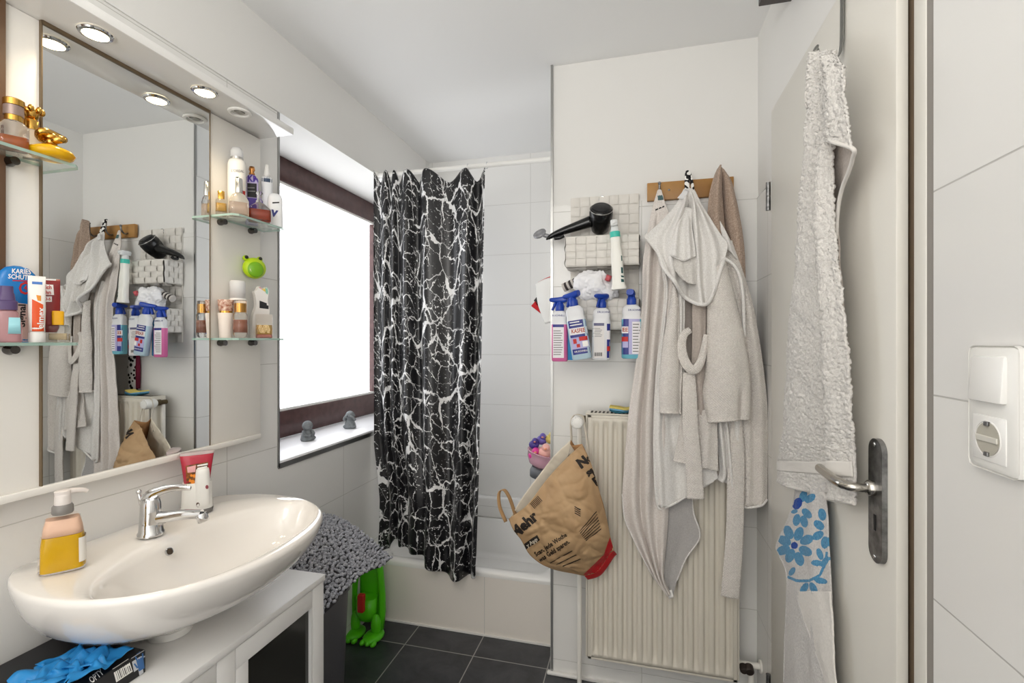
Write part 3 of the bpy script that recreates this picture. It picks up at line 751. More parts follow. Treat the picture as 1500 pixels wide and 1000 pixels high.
lay([(290 + 2.6 * math.cos(a), 739 + 3.4 * math.sin(a)) for a in [2 * PI * i / 14 for i in range(14)]], [list(range(14))], 'sensor', mat('sensor_brown', (90, 66, 60), .2), bdo, t, tree=tb)
lay([(303 + 2.2 * math.cos(a), 713 + 3 * math.sin(a)) for a in [2 * PI * i / 14 for i in range(14)]], [list(range(14))], 'badge', mat('badge_mauve', (150, 70, 80), .4), bdo, t, tree=tb)

# ------------------------------------------------------------ vanity cabinet
CT_ = H - .662; cf = P(477, 840, Z=CT_).x; ce = P(477, 840, Z=CT_).y
cab_m = mat('cabinet_white', (232, 231, 229), .35)
cab = thing('vanity_cabinet', 'white wooden cabinet with smoked glass doors beneath the washbasin', 'cabinet', (-1.0, .85, 0))
box('worktop', cab_m, LX + .002, cf, .42, ce, CT_ - .018, CT_, cab, bev=.002, world=True)
bd = M()
fx = cf - .004
bd.box(LX + .002, fx - .02, ce - .022, ce - .003, .0, CT_ - .018); bd.box(LX + .002, fx - .02, .424, .44, 0, CT_ - .018); bd.box(LX + .002, LX + .012, .44, ce - .02, .0, CT_ - .02); bd.box(LX + .002, fx - .022, .44, ce - .02, .06, .076)
bd.box(LX + .002, fx - .03, .44, ce - .02, .34, .355)
bd.box(fx - .02, fx, .836, .884, 0, CT_ - .019, .0015)
bd.box(fx - .02, fx, ce - .05, ce - .003, 0, CT_ - .019, .0015)
bd.build('carcass', cab_m, cab, world=True, auto=40)
smoked = mat('smoked_glass', (40, 40, 36), .12, spec=.6)
def cdoor(y0, y1):
    zt, zb, r_ = CT_ - .021, .08, .048
    d = M(); x0, x1 = fx - .019, fx - .0005
    d.box(x0, x1, y0, y1, zt - r_, zt, .0012); d.box(x0, x1, y0, y1, zb, zb + r_, .0012); d.box(x0, x1, y0, y0 + r_ * .75, zb + r_, zt - r_, .0012)
    if y1 - y0 > .2: d.box(x0, x1, y1 - .004, y1, zb + r_, zt - r_)
    o = d.build('door', cab_m, cab, world=True, auto=40)
    box('glass_pane', smoked, x0 + .004, x0 + .009, y0 + .03, y1 - .002, zb + .04, zt - r_ + .004, o)
cdoor(.886, ce - .052); cdoor(.60, .834)

# glove box and gloves
t = thing('glove_box', 'black cardboard box of disposable gloves on cabinet under the basin', 'box', (-1.06, .6, CT_))
GZ = CT_ + .046
g = M(); g.box(-1.175, -.952, .44, .752, CT_ + .0005, GZ, .0015, 1)
gb = g.build('carton', mat('carton_black', (20, 20, 23), .4), t, world=True, auto=40)
tr = bvh(gb)
area(((192, 964), (211, 952), (216, 980), (198, 994)), 'picture_panel', mat('print_silver', (206, 208, 212), .4), gb, t, tree=tr, nu=3, nv=3)
area(((165, 980), (188, 965), (194, 983), (170, 999)), 'barcode_panel', white_p, gb, t, tree=tr, nu=3, nv=3)
for k in range(9):
    u = .1 + .8 * k / 8; w_ = .02 + .03 * ((k * 7) % 3) / 2
    area(((165 + 23 * u, 982 - 15 * u), (165 + 23 * (u + w_), 982 - 15 * (u + w_)), (170 + 23 * (u + w_), 997 - 15.5 * (u + w_)), (170 + 23 * u, 997 - 15.5 * u)), 'bar', dark_p, gb, t, off=.0011, nu=1, nv=1, tree=tr)
bl_p = mat('print_glove_blue', (62, 110, 170), .4)
for q in (((199, 968), (209, 961), (211, 978), (203, 983)), ((197, 962), (199, 961), (202, 969), (200, 970)), ((200, 958), (202, 957), (204, 967), (202, 968)), ((203, 956), (205, 955), (207, 965), (205, 966)), ((207, 957), (209, 956), (210, 964), (208, 965)), ((195, 972), (197, 971), (202, 977), (200, 979))):
    area(q, 'glove_picture', bl_p, gb, t, off=.0012, nu=1, nv=1, tree=tr)
word('OPTY', 100, 989, 17, 172, white_p, gb, t, tree=tr, stretch=.8)
word('OPTY', 141, 991, 13, 38, white_p, gb, t, tree=tr, stretch=.7)
op = M(); op.prism([(.04 * math.cos(a), .05 * math.sin(a)) for a in [2 * PI * i / 30 for i in range(30)]], .0006, Matrix.Translation((-1.03, .60, GZ + .0002)))
op.build('opening', mat('carton_inside', (172, 138, 96), .7), t, world=True)
gl = thing('disposable_gloves', 'crumpled blue rubber gloves spilling from the black box', 'gloves', (-1.02, .63, GZ))
g = M(); random.seed(3)
for k in range(6):
    c = V((-1.035 + .022 * (k % 3), .625 + .014 * k, GZ + .014))
    rows = []
    for j in range(5):
        rows.append([c + V(((i - 2) * .016 + random.uniform(-.008, .008), (j - 2) * .014 + random.uniform(-.008, .008), random.uniform(-.008, .010) + .005 * math.cos(i * 2.0))) for i in range(5)])
    g.grid(patch(rows, lambda u, v, p: fuzz(p, 60, .006), V((0, 0, 1))), 16, 16)
g.build('glove', mat('blue_nitrile', (34, 132, 196), .4), gl, world=True, solid=.001)

# ------------------------------------------------------------ bin, mat, potty
bt = H - .80
bn = thing('laundry_bin', 'tall dark grey plastic bin between cabinet and shower tray', 'bin', (-1.075, 1.36, 0))
bin_m = mat('bin_grey', (84, 84, 88), .4)
M().loft([(0, .098, .125, 5), (.005, .101, .128, 5), (bt - .06, .115, .146, 5), (bt - .055, .121, .152, 5), (bt - .02, .121, .152, 5), (bt - .018, .117, .148, 5)], 48).build('body', bin_m, bn, auto=40)
M().loft([(bt - .0175, .122, .154, 5), (bt - .004, .123, .155, 5), (bt + .02, .118, .150, 5), (bt + .055, .098, .13, 4), (bt + .072, .05, .07, 3)], 48).build('lid', mat('bin_lid', (48, 48, 52), .4), bn, auto=40)
M().box(.110, .134, -.05, .03, bt - .05, bt - .022, .006, 3).build('handle', mat('bin_lid', 0), bn, auto=40)
bm_ = thing('bath_mat', 'grey chenille bath mat draped over the bin', 'bath mat', (-1.07, 1.4, bt))
mrow = []
for j in range(7):
    v = j / 6; y = 1.205 + .425 * v; r = []
    for i in range(6):
        u = i / 5; x = -1.188 + .30 * u
        zz = H - .668 - .018 * u - .14 * max(0, u - .3) ** 1.5 - .035 * u * v - .03 * max(0, (.2 - v) / .2) ** 2 + .010 * math.sin(v * 9 + u * 3) * u
        r.append(V((x, y, zz)))
    mrow.append(r)
mf = patch(mrow)
m0 = M(); m0.grid(mf, 30, 40); m0.build('backing', mat('mat_back', (46, 46, 50), .9), bm_, world=True, solid=.006)
tf = M(); random.seed(5)
nu, nv = 34, 48
for j in range(nv):
    for i in range(nu):
        u = (i + .5 + random.uniform(-.45, .45)) / nu; v = (j + .5 + random.uniform(-.45, .45)) / nv
        p = mf(u, v); pu = mf(min(u + .02, 1), v) - mf(max(u - .02, 0), v); pv = mf(u, min(v + .02, 1)) - mf(u, max(v - .02, 0))
        n_ = pu.cross(pv).normalized(); n_ = n_ if n_.z > 0 else -n_
        n_ = (n_ + V((random.uniform(-.5, .6), random.uniform(-.5, .5), random.uniform(-.5, .1)))).normalized()
        L = random.uniform(.005, .0075)
        tf.blob(p + n_ * (.004 + L * .5), .0054, .0054, L, mx=frame_from(n_, V((.3, .9, .1))), sub=1)
pile = tf.build('pile', mat('chenille_grey', (168, 170, 177), .85, var=(70, (132, 134, 142)), sheen=.3), bm_, world=True); pile['kind'] = 'stuff'
gp = P(541, 926, Z=0)
fg = thing('child_urinal', 'green plastic frog shaped child urinal standing behind the bin', 'potty', (gp.x, gp.y - .01, 0))
green = mat('frog_green', (84, 196, 22), .28)
b = M()
mx = Matrix.Rotation(math.radians(8), 4, 'Z') @ Matrix.Rotation(PI / 2, 4, 'X')
arch = []
for k in range(33):
    a = PI * k / 32; arch.append((.058 * math.cos(a), .24 + .13 * math.sin(a)))
b.tube([mx @ V((x, y, 0)) for x, y in [(.058, .03), (.066, .10), (.064, .18)] + arch[1:-1] + [(-.064, .18), (-.066, .10), (-.058, .03)]], .014, 12, flat=1.2)
b.box(-.055, .055, .02, .035, .06, .35, .01, 2)
for s in (-1, 1): b.blob((s * .045, -.03, .016), .042, .055, .016, sub=3); b.blob((s * .05, -.02, .055), .022, .02, .05, sub=3)
for s in (-1, 0, 1): b.blob((.045 + s * .025, -.075, .011), .012, .018, .011, sub=2); b.blob((-.045 + s * .025, -.075, .011), .012, .018, .011, sub=2)
b.build('body', green, fg)
M().loft([(.07, .03, .02, 2.5), (.10, .045, .035, 2.3), (.17, .048, .036, 2.2)], 30, Matrix.Translation((0, -.012, 0))).build('bowl', green, fg)
M().box(-.014, .014, -.066, -.040, .125, .20, .005).build('spinner', red_p, fg, auto=40)

# figurines on the sill
stone = mat('grey_stone', (128, 132, 134), .85, bump=(300, .3, .001), var=(80, (106, 110, 112)))
for k, (px, py, rz, lab) in enumerate(((450, 645, 75, 'small grey stone monk figurine nearest the mirror wall on the window sill'), (513, 627, 15, 'small grey stone monk figurine covering its face beside the curtain'))):
    p = P(px, py, Z=NB); t = thing('monk_figurine', lab, 'figurine', (p.x, p.y, NB + .0003), math.radians(rz), 'stone monks on the sill')
    b = M()
    b.loft([(0, .025, .022), (.006, .028, .025), (.022, .025, .021), (.040, .017, .015), (.050, .012, .011)], 28)
    for s in (-1, 1): b.blob((s * .014, -.012, .010), .016, .014, .010, sub=3)
    b.build('body', stone, t)
    hd = M().blob((0, -.002, .062), .0215, .0205, .021, sub=4); hd.blob((0, -.022, .060), .0035, .004, .004, sub=2)
    for s in (-1, 1): hd.blob((s * .021, 0, .060), .003, .004, .006, sub=2)
    hd.build('head', stone, t)
    for s in (-1, 1):
        if k == 0: M().tube(curve([V((s * .017, 0, .042)), V((s * .022, -.010, .030)), V((s * .012, -.022, .024)), V((s * .003, -.024, .026))], 12), [.007] * 6 + [.006] * 7, 10).build('arm', stone, t)
        else: M().tube(curve([V((s * .018, 0, .040)), V((s * .025, -.012, .044)), V((s * .016, -.022, .058)), V((s * .006, -.0245, .062))], 12), [.0065] * 6 + [.006] * 7, 10).build('arm', stone, t)
# ================================================================ short wall: radiator, wall basket, bottles, bag
rad_m = mat('radiator_cream', (214, 208, 195), .35)
RY0, RY1 = 1.735, 1.80
rx0, rx1, rz0, rz1 = -.170, .322, .150, H - .262
rad = thing('radiator', 'cream ribbed panel radiator on the tiled wall under the hanging towels', 'radiator', ((rx0 + rx1) / 2, RY1, 0))
NR = 14
def rib(u, v):
    x = rx0 + .012 + (rx1 - rx0 - .024) * u; z = rz0 + .008 + (rz1 - rz0 - .016) * v
    e = min(1, max(0, (min(v, 1 - v) - .012) / .028)); e = e * e * (3 - 2 * e)
    ph = (u * NR) % 1.0
    s = min(1, max(0, (abs(ph - .5) - .17) / .16)); s = s * s * (3 - 2 * s)
    return V((x, RY0 + .011 * (1 - s) * e, z))
M().grid(rib, NR * 14, 60).build('front_panel', rad_m, rad, world=True, solid=.0015, off=1)
b = M()
b.box(rx0, rx1, RY0 - .0005, RY0 + .004, rz0, rz0 + .009, .001).box(rx0, rx1, RY0 - .0005, RY0 + .004, rz1 - .009, rz1, .001)
b.box(rx0, rx0 + .013, RY0 - .0005, RY0 + .004, rz0, rz1, .001).box(rx1 - .013, rx1, RY0 - .0005, RY0 + .004, rz0, rz1, .001)
b.build('front_border', rad_m, rad, world=True, auto=40)
for nm, x in (('side_panel', rx0 - .008), ('side_panel', rx1 + .001)): box(nm, rad_m, x, x + .007, RY0 + .006, RY1 + .01, rz0 + .002, rz1 + .004, rad, bev=.0015, world=True)
b = M(); b.box(rx0 - .008, rx1 + .008, RY0 + .004, RY1 + .01, rz1 + .001, rz1 + .006, .001)
go = b.build('top_grille', rad_m, rad, world=True, auto=40)
sl_ = M()
for k in range(34):
    x = rx0 + .012 + k * (rx1 - rx0 - .024) / 33
    sl_.box(x - .004, x + .003, RY0 + .016, RY1 - .002, rz1 + .0062, rz1 + .0066)
sl_.build('grille_slots', mat('slot_dark', (70, 66, 60), .8), go)
M().box(rx0, rx1, RY1 - .03, RY1 + .003, rz0 + .01, rz1 - .01).box(rx0 + .08, rx0 + .11, RY1, BY - .007, rz0 + .1, rz1 - .1).box(rx1 - .11, rx1 - .08, RY1, BY - .007, rz0 + .1, rz1 - .1).build('rear_panel', rad_m, rad, world=True)
# valve and pipes
kx = P(846, 618, Y=1.70); vy = 1.765
val = thing('thermostat_valve', 'white round thermostat knob on brass valve at top left of radiator', 'valve', (kx.x, vy, kx.z))
M().lathe([(.016, 0), (.0205, .008), (.0225, .02), (.0225, .050), (.020, .056), (.013, .058), (0, .059)], 36, AX((kx.x, 1.74, kx.z), (0, -1, 0))).build('knob', white_plastic, val, world=True, auto=50)
kn = val.children[0]
g = M()
for k in range(20):
    a = 2 * PI * k / 20; g.blob((kx.x + .0172 * math.cos(a), 1.684, kx.z + .0172 * math.sin(a)), .0013, .0012, .0026 if k % 3 == 0 else .0014, sub=1)
g.build('dial_marks', mat('mark_black', (40, 40, 42), .5), kn)
brass = mat('aged_brass', (96, 84, 62), .4, .9)
M().lathe([(.011, 0), (.011, .03), (.014, .031), (.014, .05), (.010, .051)], 20, AX((kx.x, 1.792, kx.z), (0, -1, 0))).tube([(kx.x, 1.775, kx.z), (rx0 - .006, 1.775, kx.z)], .0085, 14).tube([(kx.x + .013, 1.775, kx.z), (kx.x + .026, 1.775, kx.z)], .0125, 6).build('valve_body', brass, val, world=True, auto=40)
pw = mat('pipe_white', (230, 227, 220), .35)
M().tube([(kx.x - .002, 1.775, kx.z - .01), (kx.x - .002, 1.775, .0)], .0085, 16).lathe([(.022, 0), (.022, .006), (.012, .012)], 22, Matrix.Translation((kx.x - .002, 1.775, 0))).build('riser_pipe', pw, val, world=True, auto=40)
lo = thing('return_valve', 'cream return valve with black caps low beside the radiator near the door', 'valve', (.365, 1.775, .15))
q = P(1100, 972, Y=1.775)
M().tube([(rx1 + .004, 1.775, q.z - .004), (.404, 1.775, q.z - .004)], .010, 16).tube([(.372, 1.775, q.z - .004), (.372, 1.775, 0)], .009, 16).tube([(.398, 1.775, q.z - .004), (.404, 1.775, q.z - .004)], .02, 20).build('pipe', pw, lo, world=True, auto=40)
for dx, r in ((.345, .012), (.362, .015)): M().lathe([(r, 0), (r, .02), (r * .8, .024)], 20, AX((dx, 1.768, q.z - .006), (0, -1, -.25))).build('cap', mat('valve_cap', (46, 38, 34), .4), lo, world=True, auto=40)

# sponge on the radiator
sp_ = P(912, 602, Y=1.772)
t = thing('sponge', 'yellow sponge with blue and green scouring layer on top of the radiator', 'sponge', (sp_.x, 1.772, rz1 + .0068))
for nm, c, z in (('scourer', (34, 92, 110), .004), ('blue_layer', (108, 164, 200), .010), ('yellow_layer', (222, 202, 110), .016)):
    g = M().grid(patch([[V((x, y, z + .007 * (abs(x) / .045) ** 2 + .002 * math.sin(x * 90 + z * 200))) for x in (-.045, -.015, .015, .045)] for y in (-.024, 0, .024)]), 20, 10)
    o = g.build(nm, mat('sponge_' + nm, c, .9, bump=(400, .4, .001)), t, solid=.0062)
    if nm == 'blue_layer': o['label'] = 'pale blue layer'

# ---------------------------------------------------------------- woven wall basket
wv = mat('woven_white', (216, 212, 205), .45, bump=(60, .25, .004))
OY = BY - .012
cP = P(836, 290, Y=OY); cQ = P(936, 524, Y=OY)
ox0, ox1, oz1, oz0 = cP.x, cQ.x, H + .545, H - .005
org = thing('wall_basket', 'white woven wall basket with two open pockets hanging on the tiled wall', 'wall basket', ((ox0 + ox1) / 2, BY - .006, oz1))
def weave(m, nx, nz, fx, th=.006, seed=1):
    """fx(u, v, d) -> point; small slightly domed straps, alternately over and under"""
    random.seed(seed)
    for i in range(nx):
        for j in range(nz):
            up = (i + j) % 2
            k = 3; g = []
            for b_ in range(k + 1):
                for a_ in range(k + 1):
                    u, v = a_ / k, b_ / k; d = (.0022 + .003 * math.sin(PI * (v if up else u)) + (.001 if up else 0))
                    edge = .02
                    g.append(m.bm.verts.new(fx((i + edge + u * (1 - 2 * edge)) / nx, (j + edge + v * (1 - 2 * edge)) / nz, d)))
            for b_ in range(k):
                for a_ in range(k):
                    q_ = b_ * (k + 1) + a_; f = m.bm.faces.new((g[q_], g[q_ + 1], g[q_ + k + 2], g[q_ + k + 1])); f.smooth = True
    return m
m = M(); m.box(ox0, ox1, OY - .001, BY - .0065, oz0, oz1, .002)
weave(m, 7, 15, lambda u, v, d: V((ox0 + (ox1 - ox0) * u, OY - .001 - d, oz0 + (oz1 - oz0) * v)))
bpan = m.build('back_panel', wv, org, world=True)
def pocket(px0, px1, zt, zb, yf, nm):
    m = M(); x0, x1 = px0, px1; i = .012
    m.box(x0, x1, yf, yf + .004, zb, zt); m.box(x0, x0 + .004, yf, OY - .004, zb, zt); m.box(x1 - .004, x1, yf, OY - .004, zb, zt); m.box(x0, x1, yf, OY - .004, zb - .003, zb + .003)
    weave(m, 7, 4, lambda u, v, d: V((x0 + (x1 - x0) * u, yf - d, zb + (zt - zb) * v)), seed=2)
    weave(m, 4, 4, lambda u, v, d: V((x0 - d, OY - .004 + (yf - OY + .004) * u, zb + (zt - zb) * v)), seed=3)
    weave(m, 4, 4, lambda u, v, d: V((x1 + d, yf + (OY - .004 - yf) * u, zb + (zt - zb) * v)), seed=4)
    weave(m, 7, 3, lambda u, v, d: V((x0 + (x1 - x0) * u, yf + (OY - .004 - yf) * v, zb - .003 - d)), seed=5)
    m.tube([(x0, OY - .004, zt), (x0, yf, zt), (x1, yf, zt), (x1, OY - .004, zt)], .004, 8)
    return m.build(nm, wv, org, world=True)
YF = 1.742
p0 = P(829, 345, Y=YF); p1 = P(936, 392, Y=YF)
zu = H + .375
pocket(p0.x, p1.x, zu, H + .272, YF, 'pocket')
zl2 = H + .150
pocket(p0.x + .002, p1.x, zl2, H + .045, YF + .012, 'pocket')
gr = P(882, 290, Y=OY - .006)
M().lathe([(.012, 0), (.013, .002), (.010, .003), (.007, .001)], 24, AX((gr.x, OY - .002, oz1 - .012), (0, -1, 0)), cap=(0, 0)).build('eyelet', chrome, org, world=True)

# hair dryer in the upper pocket
hd = thing('hair_dryer', 'black hair dryer lying across the upper pocket of the woven basket', 'hair dryer', (-.15, 1.79, zu))
c = P(880, 318, Y=1.785); ax_ = V((.10, -.62, .62)).normalized()
h = M().lathe([(.020, -.060), (.030, -.05), (.038, -.02), (.042, .0), (.0425, .022), (.040, .036), (.034, .044)], 36, AX(c - ax_ * .004, ax_), cap=(1, 1))
h.build('head', black_plastic, hd, world=True, auto=60)
M().tube([c + ax_ * .033 + frame_from(ax_) @ V((.041 * math.cos(a), .041 * math.sin(a), 0)) for a in [2 * PI * i / 40 for i in range(40)]], .0012, 6, closed=True).build('trim_ring', silver, hd, world=True)
M().lathe([(.031, 0), (.0305, .002), (.0, .0035)], 30, AX(c + ax_ * .0405, ax_)).build('grille', mat('grille_black', (30, 30, 32), .5), hd, world=True)
hp = [P(866, 324, Y=1.785), P(846, 331, Y=1.783), P(826, 338, Y=1.78), P(812, 343.5, Y=1.778), P(804, 348, Y=1.776), P(800, 351, Y=1.775)]
M().tube(curve(hp, 30), [.021 - .0115 * min(1, i / 20) if i < 22 else .0095 - .0075 * (i - 21) / 9 for i in range(31)], 20).build('handle', black_plastic, hd, world=True)
sw_ = [P(838, 341, Y=1.768), P(828, 345, Y=1.766)]
M().tube(curve([P(826, 345, Y=1.772), P(820, 348, Y=1.77), P(812, 349, Y=1.77)], 8), .007, 10).build('cord_guard', black_plastic, hd, world=True)

# ---- bottles hooked over the lower pocket
blu = mat('trigger_blue', (22, 62, 160), .3)
milky = mat('milky_plastic', (232, 233, 236), .3, trans=.12)
def trig_head(t, m_, ang, z0, s=1.0, tilt=0):
    mx = Matrix.Translation((0, 0, z0)) @ Matrix.Rotation(ang, 4, 'Z') @ Matrix.Scale(s, 4)
    g = M(); g.lathe([(.0125, 0), (.0132, .002), (.0132, .016), (.011, .019), (.0095, .026)], 24, mx)
    g.loft([(-.030, .0035, .006, 3, 0, .0), (-.026, .006, .0065, 3), (-.004, .0085, .0105, 3, .001, 0), (.014, .010, .0115, 3), (.022, .008, .010, 2.6, -.002, 0)], 24, mx @ Matrix.Translation((0, 0, .033)) @ Matrix.Rotation(PI / 2, 4, 'Y') @ Matrix.Rotation(0, 4, 'Z'))
    o = g.build('spray_head', m_, t, auto=50)
    g = M(); g.tube(curve([mx @ V((-.012, 0, .026)), mx @ V((-.017, 0, .014)), mx @ V((-.022, 0, .002))], 8), .0038 * s, 10, flat=1.5)
    g.build('trigger', m_, o)
    return o
def spray(label, px, py, Y, hx, hy, hb, ang, tilt, liquid, level, head=blu, zoff=0, rz=0, wide=3.6):
    p = P(px, py, Y=Y)
    t = thing('spray_bottle', label, 'spray bottle', (p.x, p.y, p.z), rot=(0, math.radians(tilt), math.radians(rz)), group='cleaning sprays hooked on the woven basket')
    secs = [(0, hx * .86, hy * .86, wide), (.004, hx, hy, wide), (hb * level, hx, hy, wide)]
    top = [(hb * level, hx, hy, wide), (hb * .70, hx, hy, wide), (hb * .76, hx * .94, hy * .94, wide), (hb * .80, hx * .90, hy * .9, wide), (hb * .84, hx * .95, hy * .95, wide), (hb * .93, hx * .90, hy * .92, 3), (hb * .975, hx * .62, hy * .7, 2.4), (hb, .0125, .0125)]
    if level >= .7: top = [q for q in top if q[0] >= hb * level - 1e-6]
    g = M().loft(secs, 36); g.bm.verts.ensure_lookup_table()
    lq = g.build('lower_body', liquid, t, auto=50)
    o = M().loft(top, 36).build('bottle', milky, t, auto=50)
    trig_head(t, head, ang, hb - .003, 1.22)
    return t, lq, o
pinkl = mat('pink_cleaner', (226, 116, 172), .25, trans=.15); cyanl = mat('cyan_cleaner', (120, 196, 216), .25, trans=.15); iceb = mat('ice_blue', (196, 222, 236), .25, trans=.15)
labn = mat('label_navy', (34, 42, 128), .35); labw = mat('label_white2', (232, 229, 232), .4); labl = mat('label_lilac', (176, 172, 214), .4)
def lines(quad, n, m_, tgt, t, tree, w=.35):
    tl, tr_, br, bl = quad
    for k in range(n):
        a, b_ = (k + .25) / n, (k + .25 + w) / n; r = .75 + .25 * ((k * 37) % 10) / 10
        f = lambda u, v: tuple((tl[i] * (1 - u) + tr_[i] * u) * (1 - v) + (bl[i] * (1 - u) + br[i] * u) * v for i in (0, 1))
        area((f(0, a), f(r, a), f(r, b_), f(0, b_)), 'small_print', m_, tgt, t, off=.0011, nu=3, nv=1, tree=tree)
HB = .190
# pink
t, l1, o1 = spray('pink cleaning spray bottle with blue trigger hooked at left end of the basket', 820, 529, 1.712, .0285, .017, HB * .96, 0, 0, pinkl, .72)
tr = bvh(l1, o1)
q = ((810, 476), (826, 476), (826, 524), (810, 524)); area(q, 'label', labw, l1, t, tree=tr); area(((810, 475), (826, 475), (826, 479), (810, 479)), 'label_band', labn, l1, t, off=.0009, tree=tr)
lines(((811, 483), (825, 483), (825, 521), (811, 521)), 11, grey_p, l1, t, tr); word('DR.SCHNELL', 817, 462, 3.6, 0, navy, o1, t, tree=tr)
# kasfee
t, l2, o2 = spray('tilted cleaning spray bottle with big navy front label and blue trigger', 853, 526, 1.688, .0335, .018, HB * 1.0, math.radians(-25), -9, iceb, .72)
tr = bvh(l2, o2); c_, s_ = math.cos(math.radians(9)), math.sin(math.radians(9))
def K(x, y): return (853 + x * c_ + y * s_, 526 + y * c_ - x * s_)
def KQ(x0, x1, y0, y1): return (K(x0, y0), K(x1, y0), K(x1, y1), K(x0, y1))
area(KQ(-12, 13, -58, -8), 'label', labn, l2, t, tree=tr)
area(KQ(-12, 13, -47, -37), 'label_white', labw, l2, t, off=.0009, tree=tr); area(KQ(-12, 13, -33, -16), 'label_lilac', labl, l2, t, off=.0009, tree=tr)
area(KQ(0, 12, -33, -27), 'label_red', red_p, l2, t, off=.0012, tree=tr); area(KQ(4, 12, -26, -18), 'picture', white_p, l2, t, off=.0012, tree=tr); area(KQ(-9, -4, -31, -24), 'picture', red_p, l2, t, off=.0012, tree=tr); area(KQ(-5, 0, -23, -18), 'picture', red_p, l2, t, off=.0012, tree=tr)
x, y = K(.5, -42); word('KASFEE', x, y, 8.2, 8, mat('print_brick', (176, 84, 60), .4), l2, t, tree=tr, off=.0014, stretch=.75, bold=.03)
lines(KQ(-10, 9, -57, -49), 2, white_p, l2, t, tr); x, y = K(0, -12); word('DR.SCHNELL', x, y, 3.4, 8, white_p, l2, t, tree=tr, off=.0012)
# white
t, l3, o3 = spray('white cleaning spray bottle showing barcode label, under the plastic bag', 880, 527, 1.713, .0315, .018, HB * .97, math.radians(60), 1, milky, .72)
tr = bvh(l3, o3)
area(((867, 473), (885, 473), (885, 524), (867, 524)), 'label', mat('label_grey_white', (220, 216, 214), .4), l3, t, tree=tr); area(((867, 473), (885, 473), (885, 477), (867, 477)), 'label_band', mat('band_slate', (92, 92, 124), .4), l3, t, off=.0009, tree=tr)
lines(((868, 480), (883, 480), (883, 494), (868, 494)), 6, grey_p, l3, t, tr)
area(((889, 474), (893.5, 474), (893.5, 524), (889, 524)), 'label_edge', labn, l3, t, tree=tr, nu=3); area(((889, 484), (893.5, 484), (893.5, 497), (889, 497)), 'label_edge_white', labw, l3, t, off=.0009, tree=tr, nu=3); area(((889, 507), (893.5, 507), (893.5, 514), (889, 514)), 'label_edge_red', red_p, l3, t, off=.0009, tree=tr, nu=3)
for k in range(9): area(((871 + k * 1.3, 516), (871.6 + k * 1.3 + .3 * (k % 2), 516), (871.6 + k * 1.3 + .3 * (k % 2), 521.5), (871 + k * 1.3, 521.5)), 'bar', dark_p, l3, t, off=.0011, nu=1, nv=1, tree=tr)
word('DR.SCHNELL', 886, 457, 3.8, 0, navy, o3, t, tree=tr)
# right
t, l4, o4 = spray('cleaning spray bottle with pale blue liquid beside the white robe', 925, 525, 1.716, .0335, .018, HB * .99, math.radians(-100), 0, cyanl, .72)
tr = bvh(l4, o4)
area(((911, 467), (921, 467), (921, 519), (911, 519)), 'label_front', labn, l4, t, tree=tr, nu=4); area(((911, 478), (920.5, 478), (920.5, 488), (911, 488)), 'label_white', labw, l4, t, off=.0009, tree=tr); area(((911, 493), (920, 493), (920, 500), (911, 500)), 'label_red', red_p, l4, t, off=.0009, tree=tr); area(((912, 500), (920, 500), (920, 509), (912, 509)), 'picture', labl, l4, t, off=.0009, tree=tr)
word('EE', 916, 483, 8, 0, MATS['print_brick'], l4, t, tree=tr, off=.0014, bold=.03)
area(((921, 467), (940, 467), (940, 519), (921, 519)), 'label', labl, l4, t, tree=tr); area(((926, 471), (939.5, 471), (939.5, 518), (926, 518)), 'label_text', labw, l4, t, off=.0009, tree=tr)
lines(((927, 473), (939, 473), (939, 517), (927, 517)), 10, grey_p, l4, t, tr); word('DR.SCHNELL', 931, 454, 3.8, 0, navy, o4, t, tree=tr)
# blue one behind
skyb = mat('sky_blue_plastic', (70, 150, 206), .25)
t, l5, o5 = spray('sky blue spray bottle with white trigger hidden behind the pink and tilted ones', 835, 527, 1.730, .028, .016, HB * .95, math.radians(15), 0, skyb, .90, head=white_plastic)

# teal ring spray at the upper pocket
p = P(905, 424, Y=1.70)
t = thing('tall_spray', 'slim white spray bottle with teal collar hanging before the upper pocket', 'spray bottle', (p.x + .004, p.y, p.z), rot=(0, math.radians(-4), 0))
o = M().loft([(0, .025, .017, 3), (.006, .026, .018, 3), (.018, .022, .0165, 3), (.05, .0205, .016, 3), (.12, .0195, .015, 3), (.15, .0165, .0145, 2.6), (.180, .0160, .0145, 2.4)], 32).build('bottle', mat('offwhite_plastic', (234, 233, 226), .3), t, auto=60)
M().lathe([(.0175, .180), (.0175, .199), (.0155, .2)], 28).build('collar', mat('teal_plastic', (64, 190, 172), .35), t, auto=50)
g = M(); g.lathe([(.0145, .2), (.0125, .214), (.011, .22)], 24); g.box(-.012, .012, -.026, .02, .216, .238, .005, 2); g.box(-.006, .006, -.032, -.024, .222, .234, .002)
g.build('spray_head', mat('frosty_white', (236, 238, 238), .25, trans=.2), t, auto=50)
tr = bvh(o); tg = mat('print_teal_dark', (40, 84, 84), .4)
for y0, y1 in ((374, 382), (391, 400), (403, 406), (408, 413)): area(((909.5, y0), (913.5, y0 + 1), (914, y1), (910, y1)), 'green_print', tg, o, t, tree=tr, nu=3, nv=2)

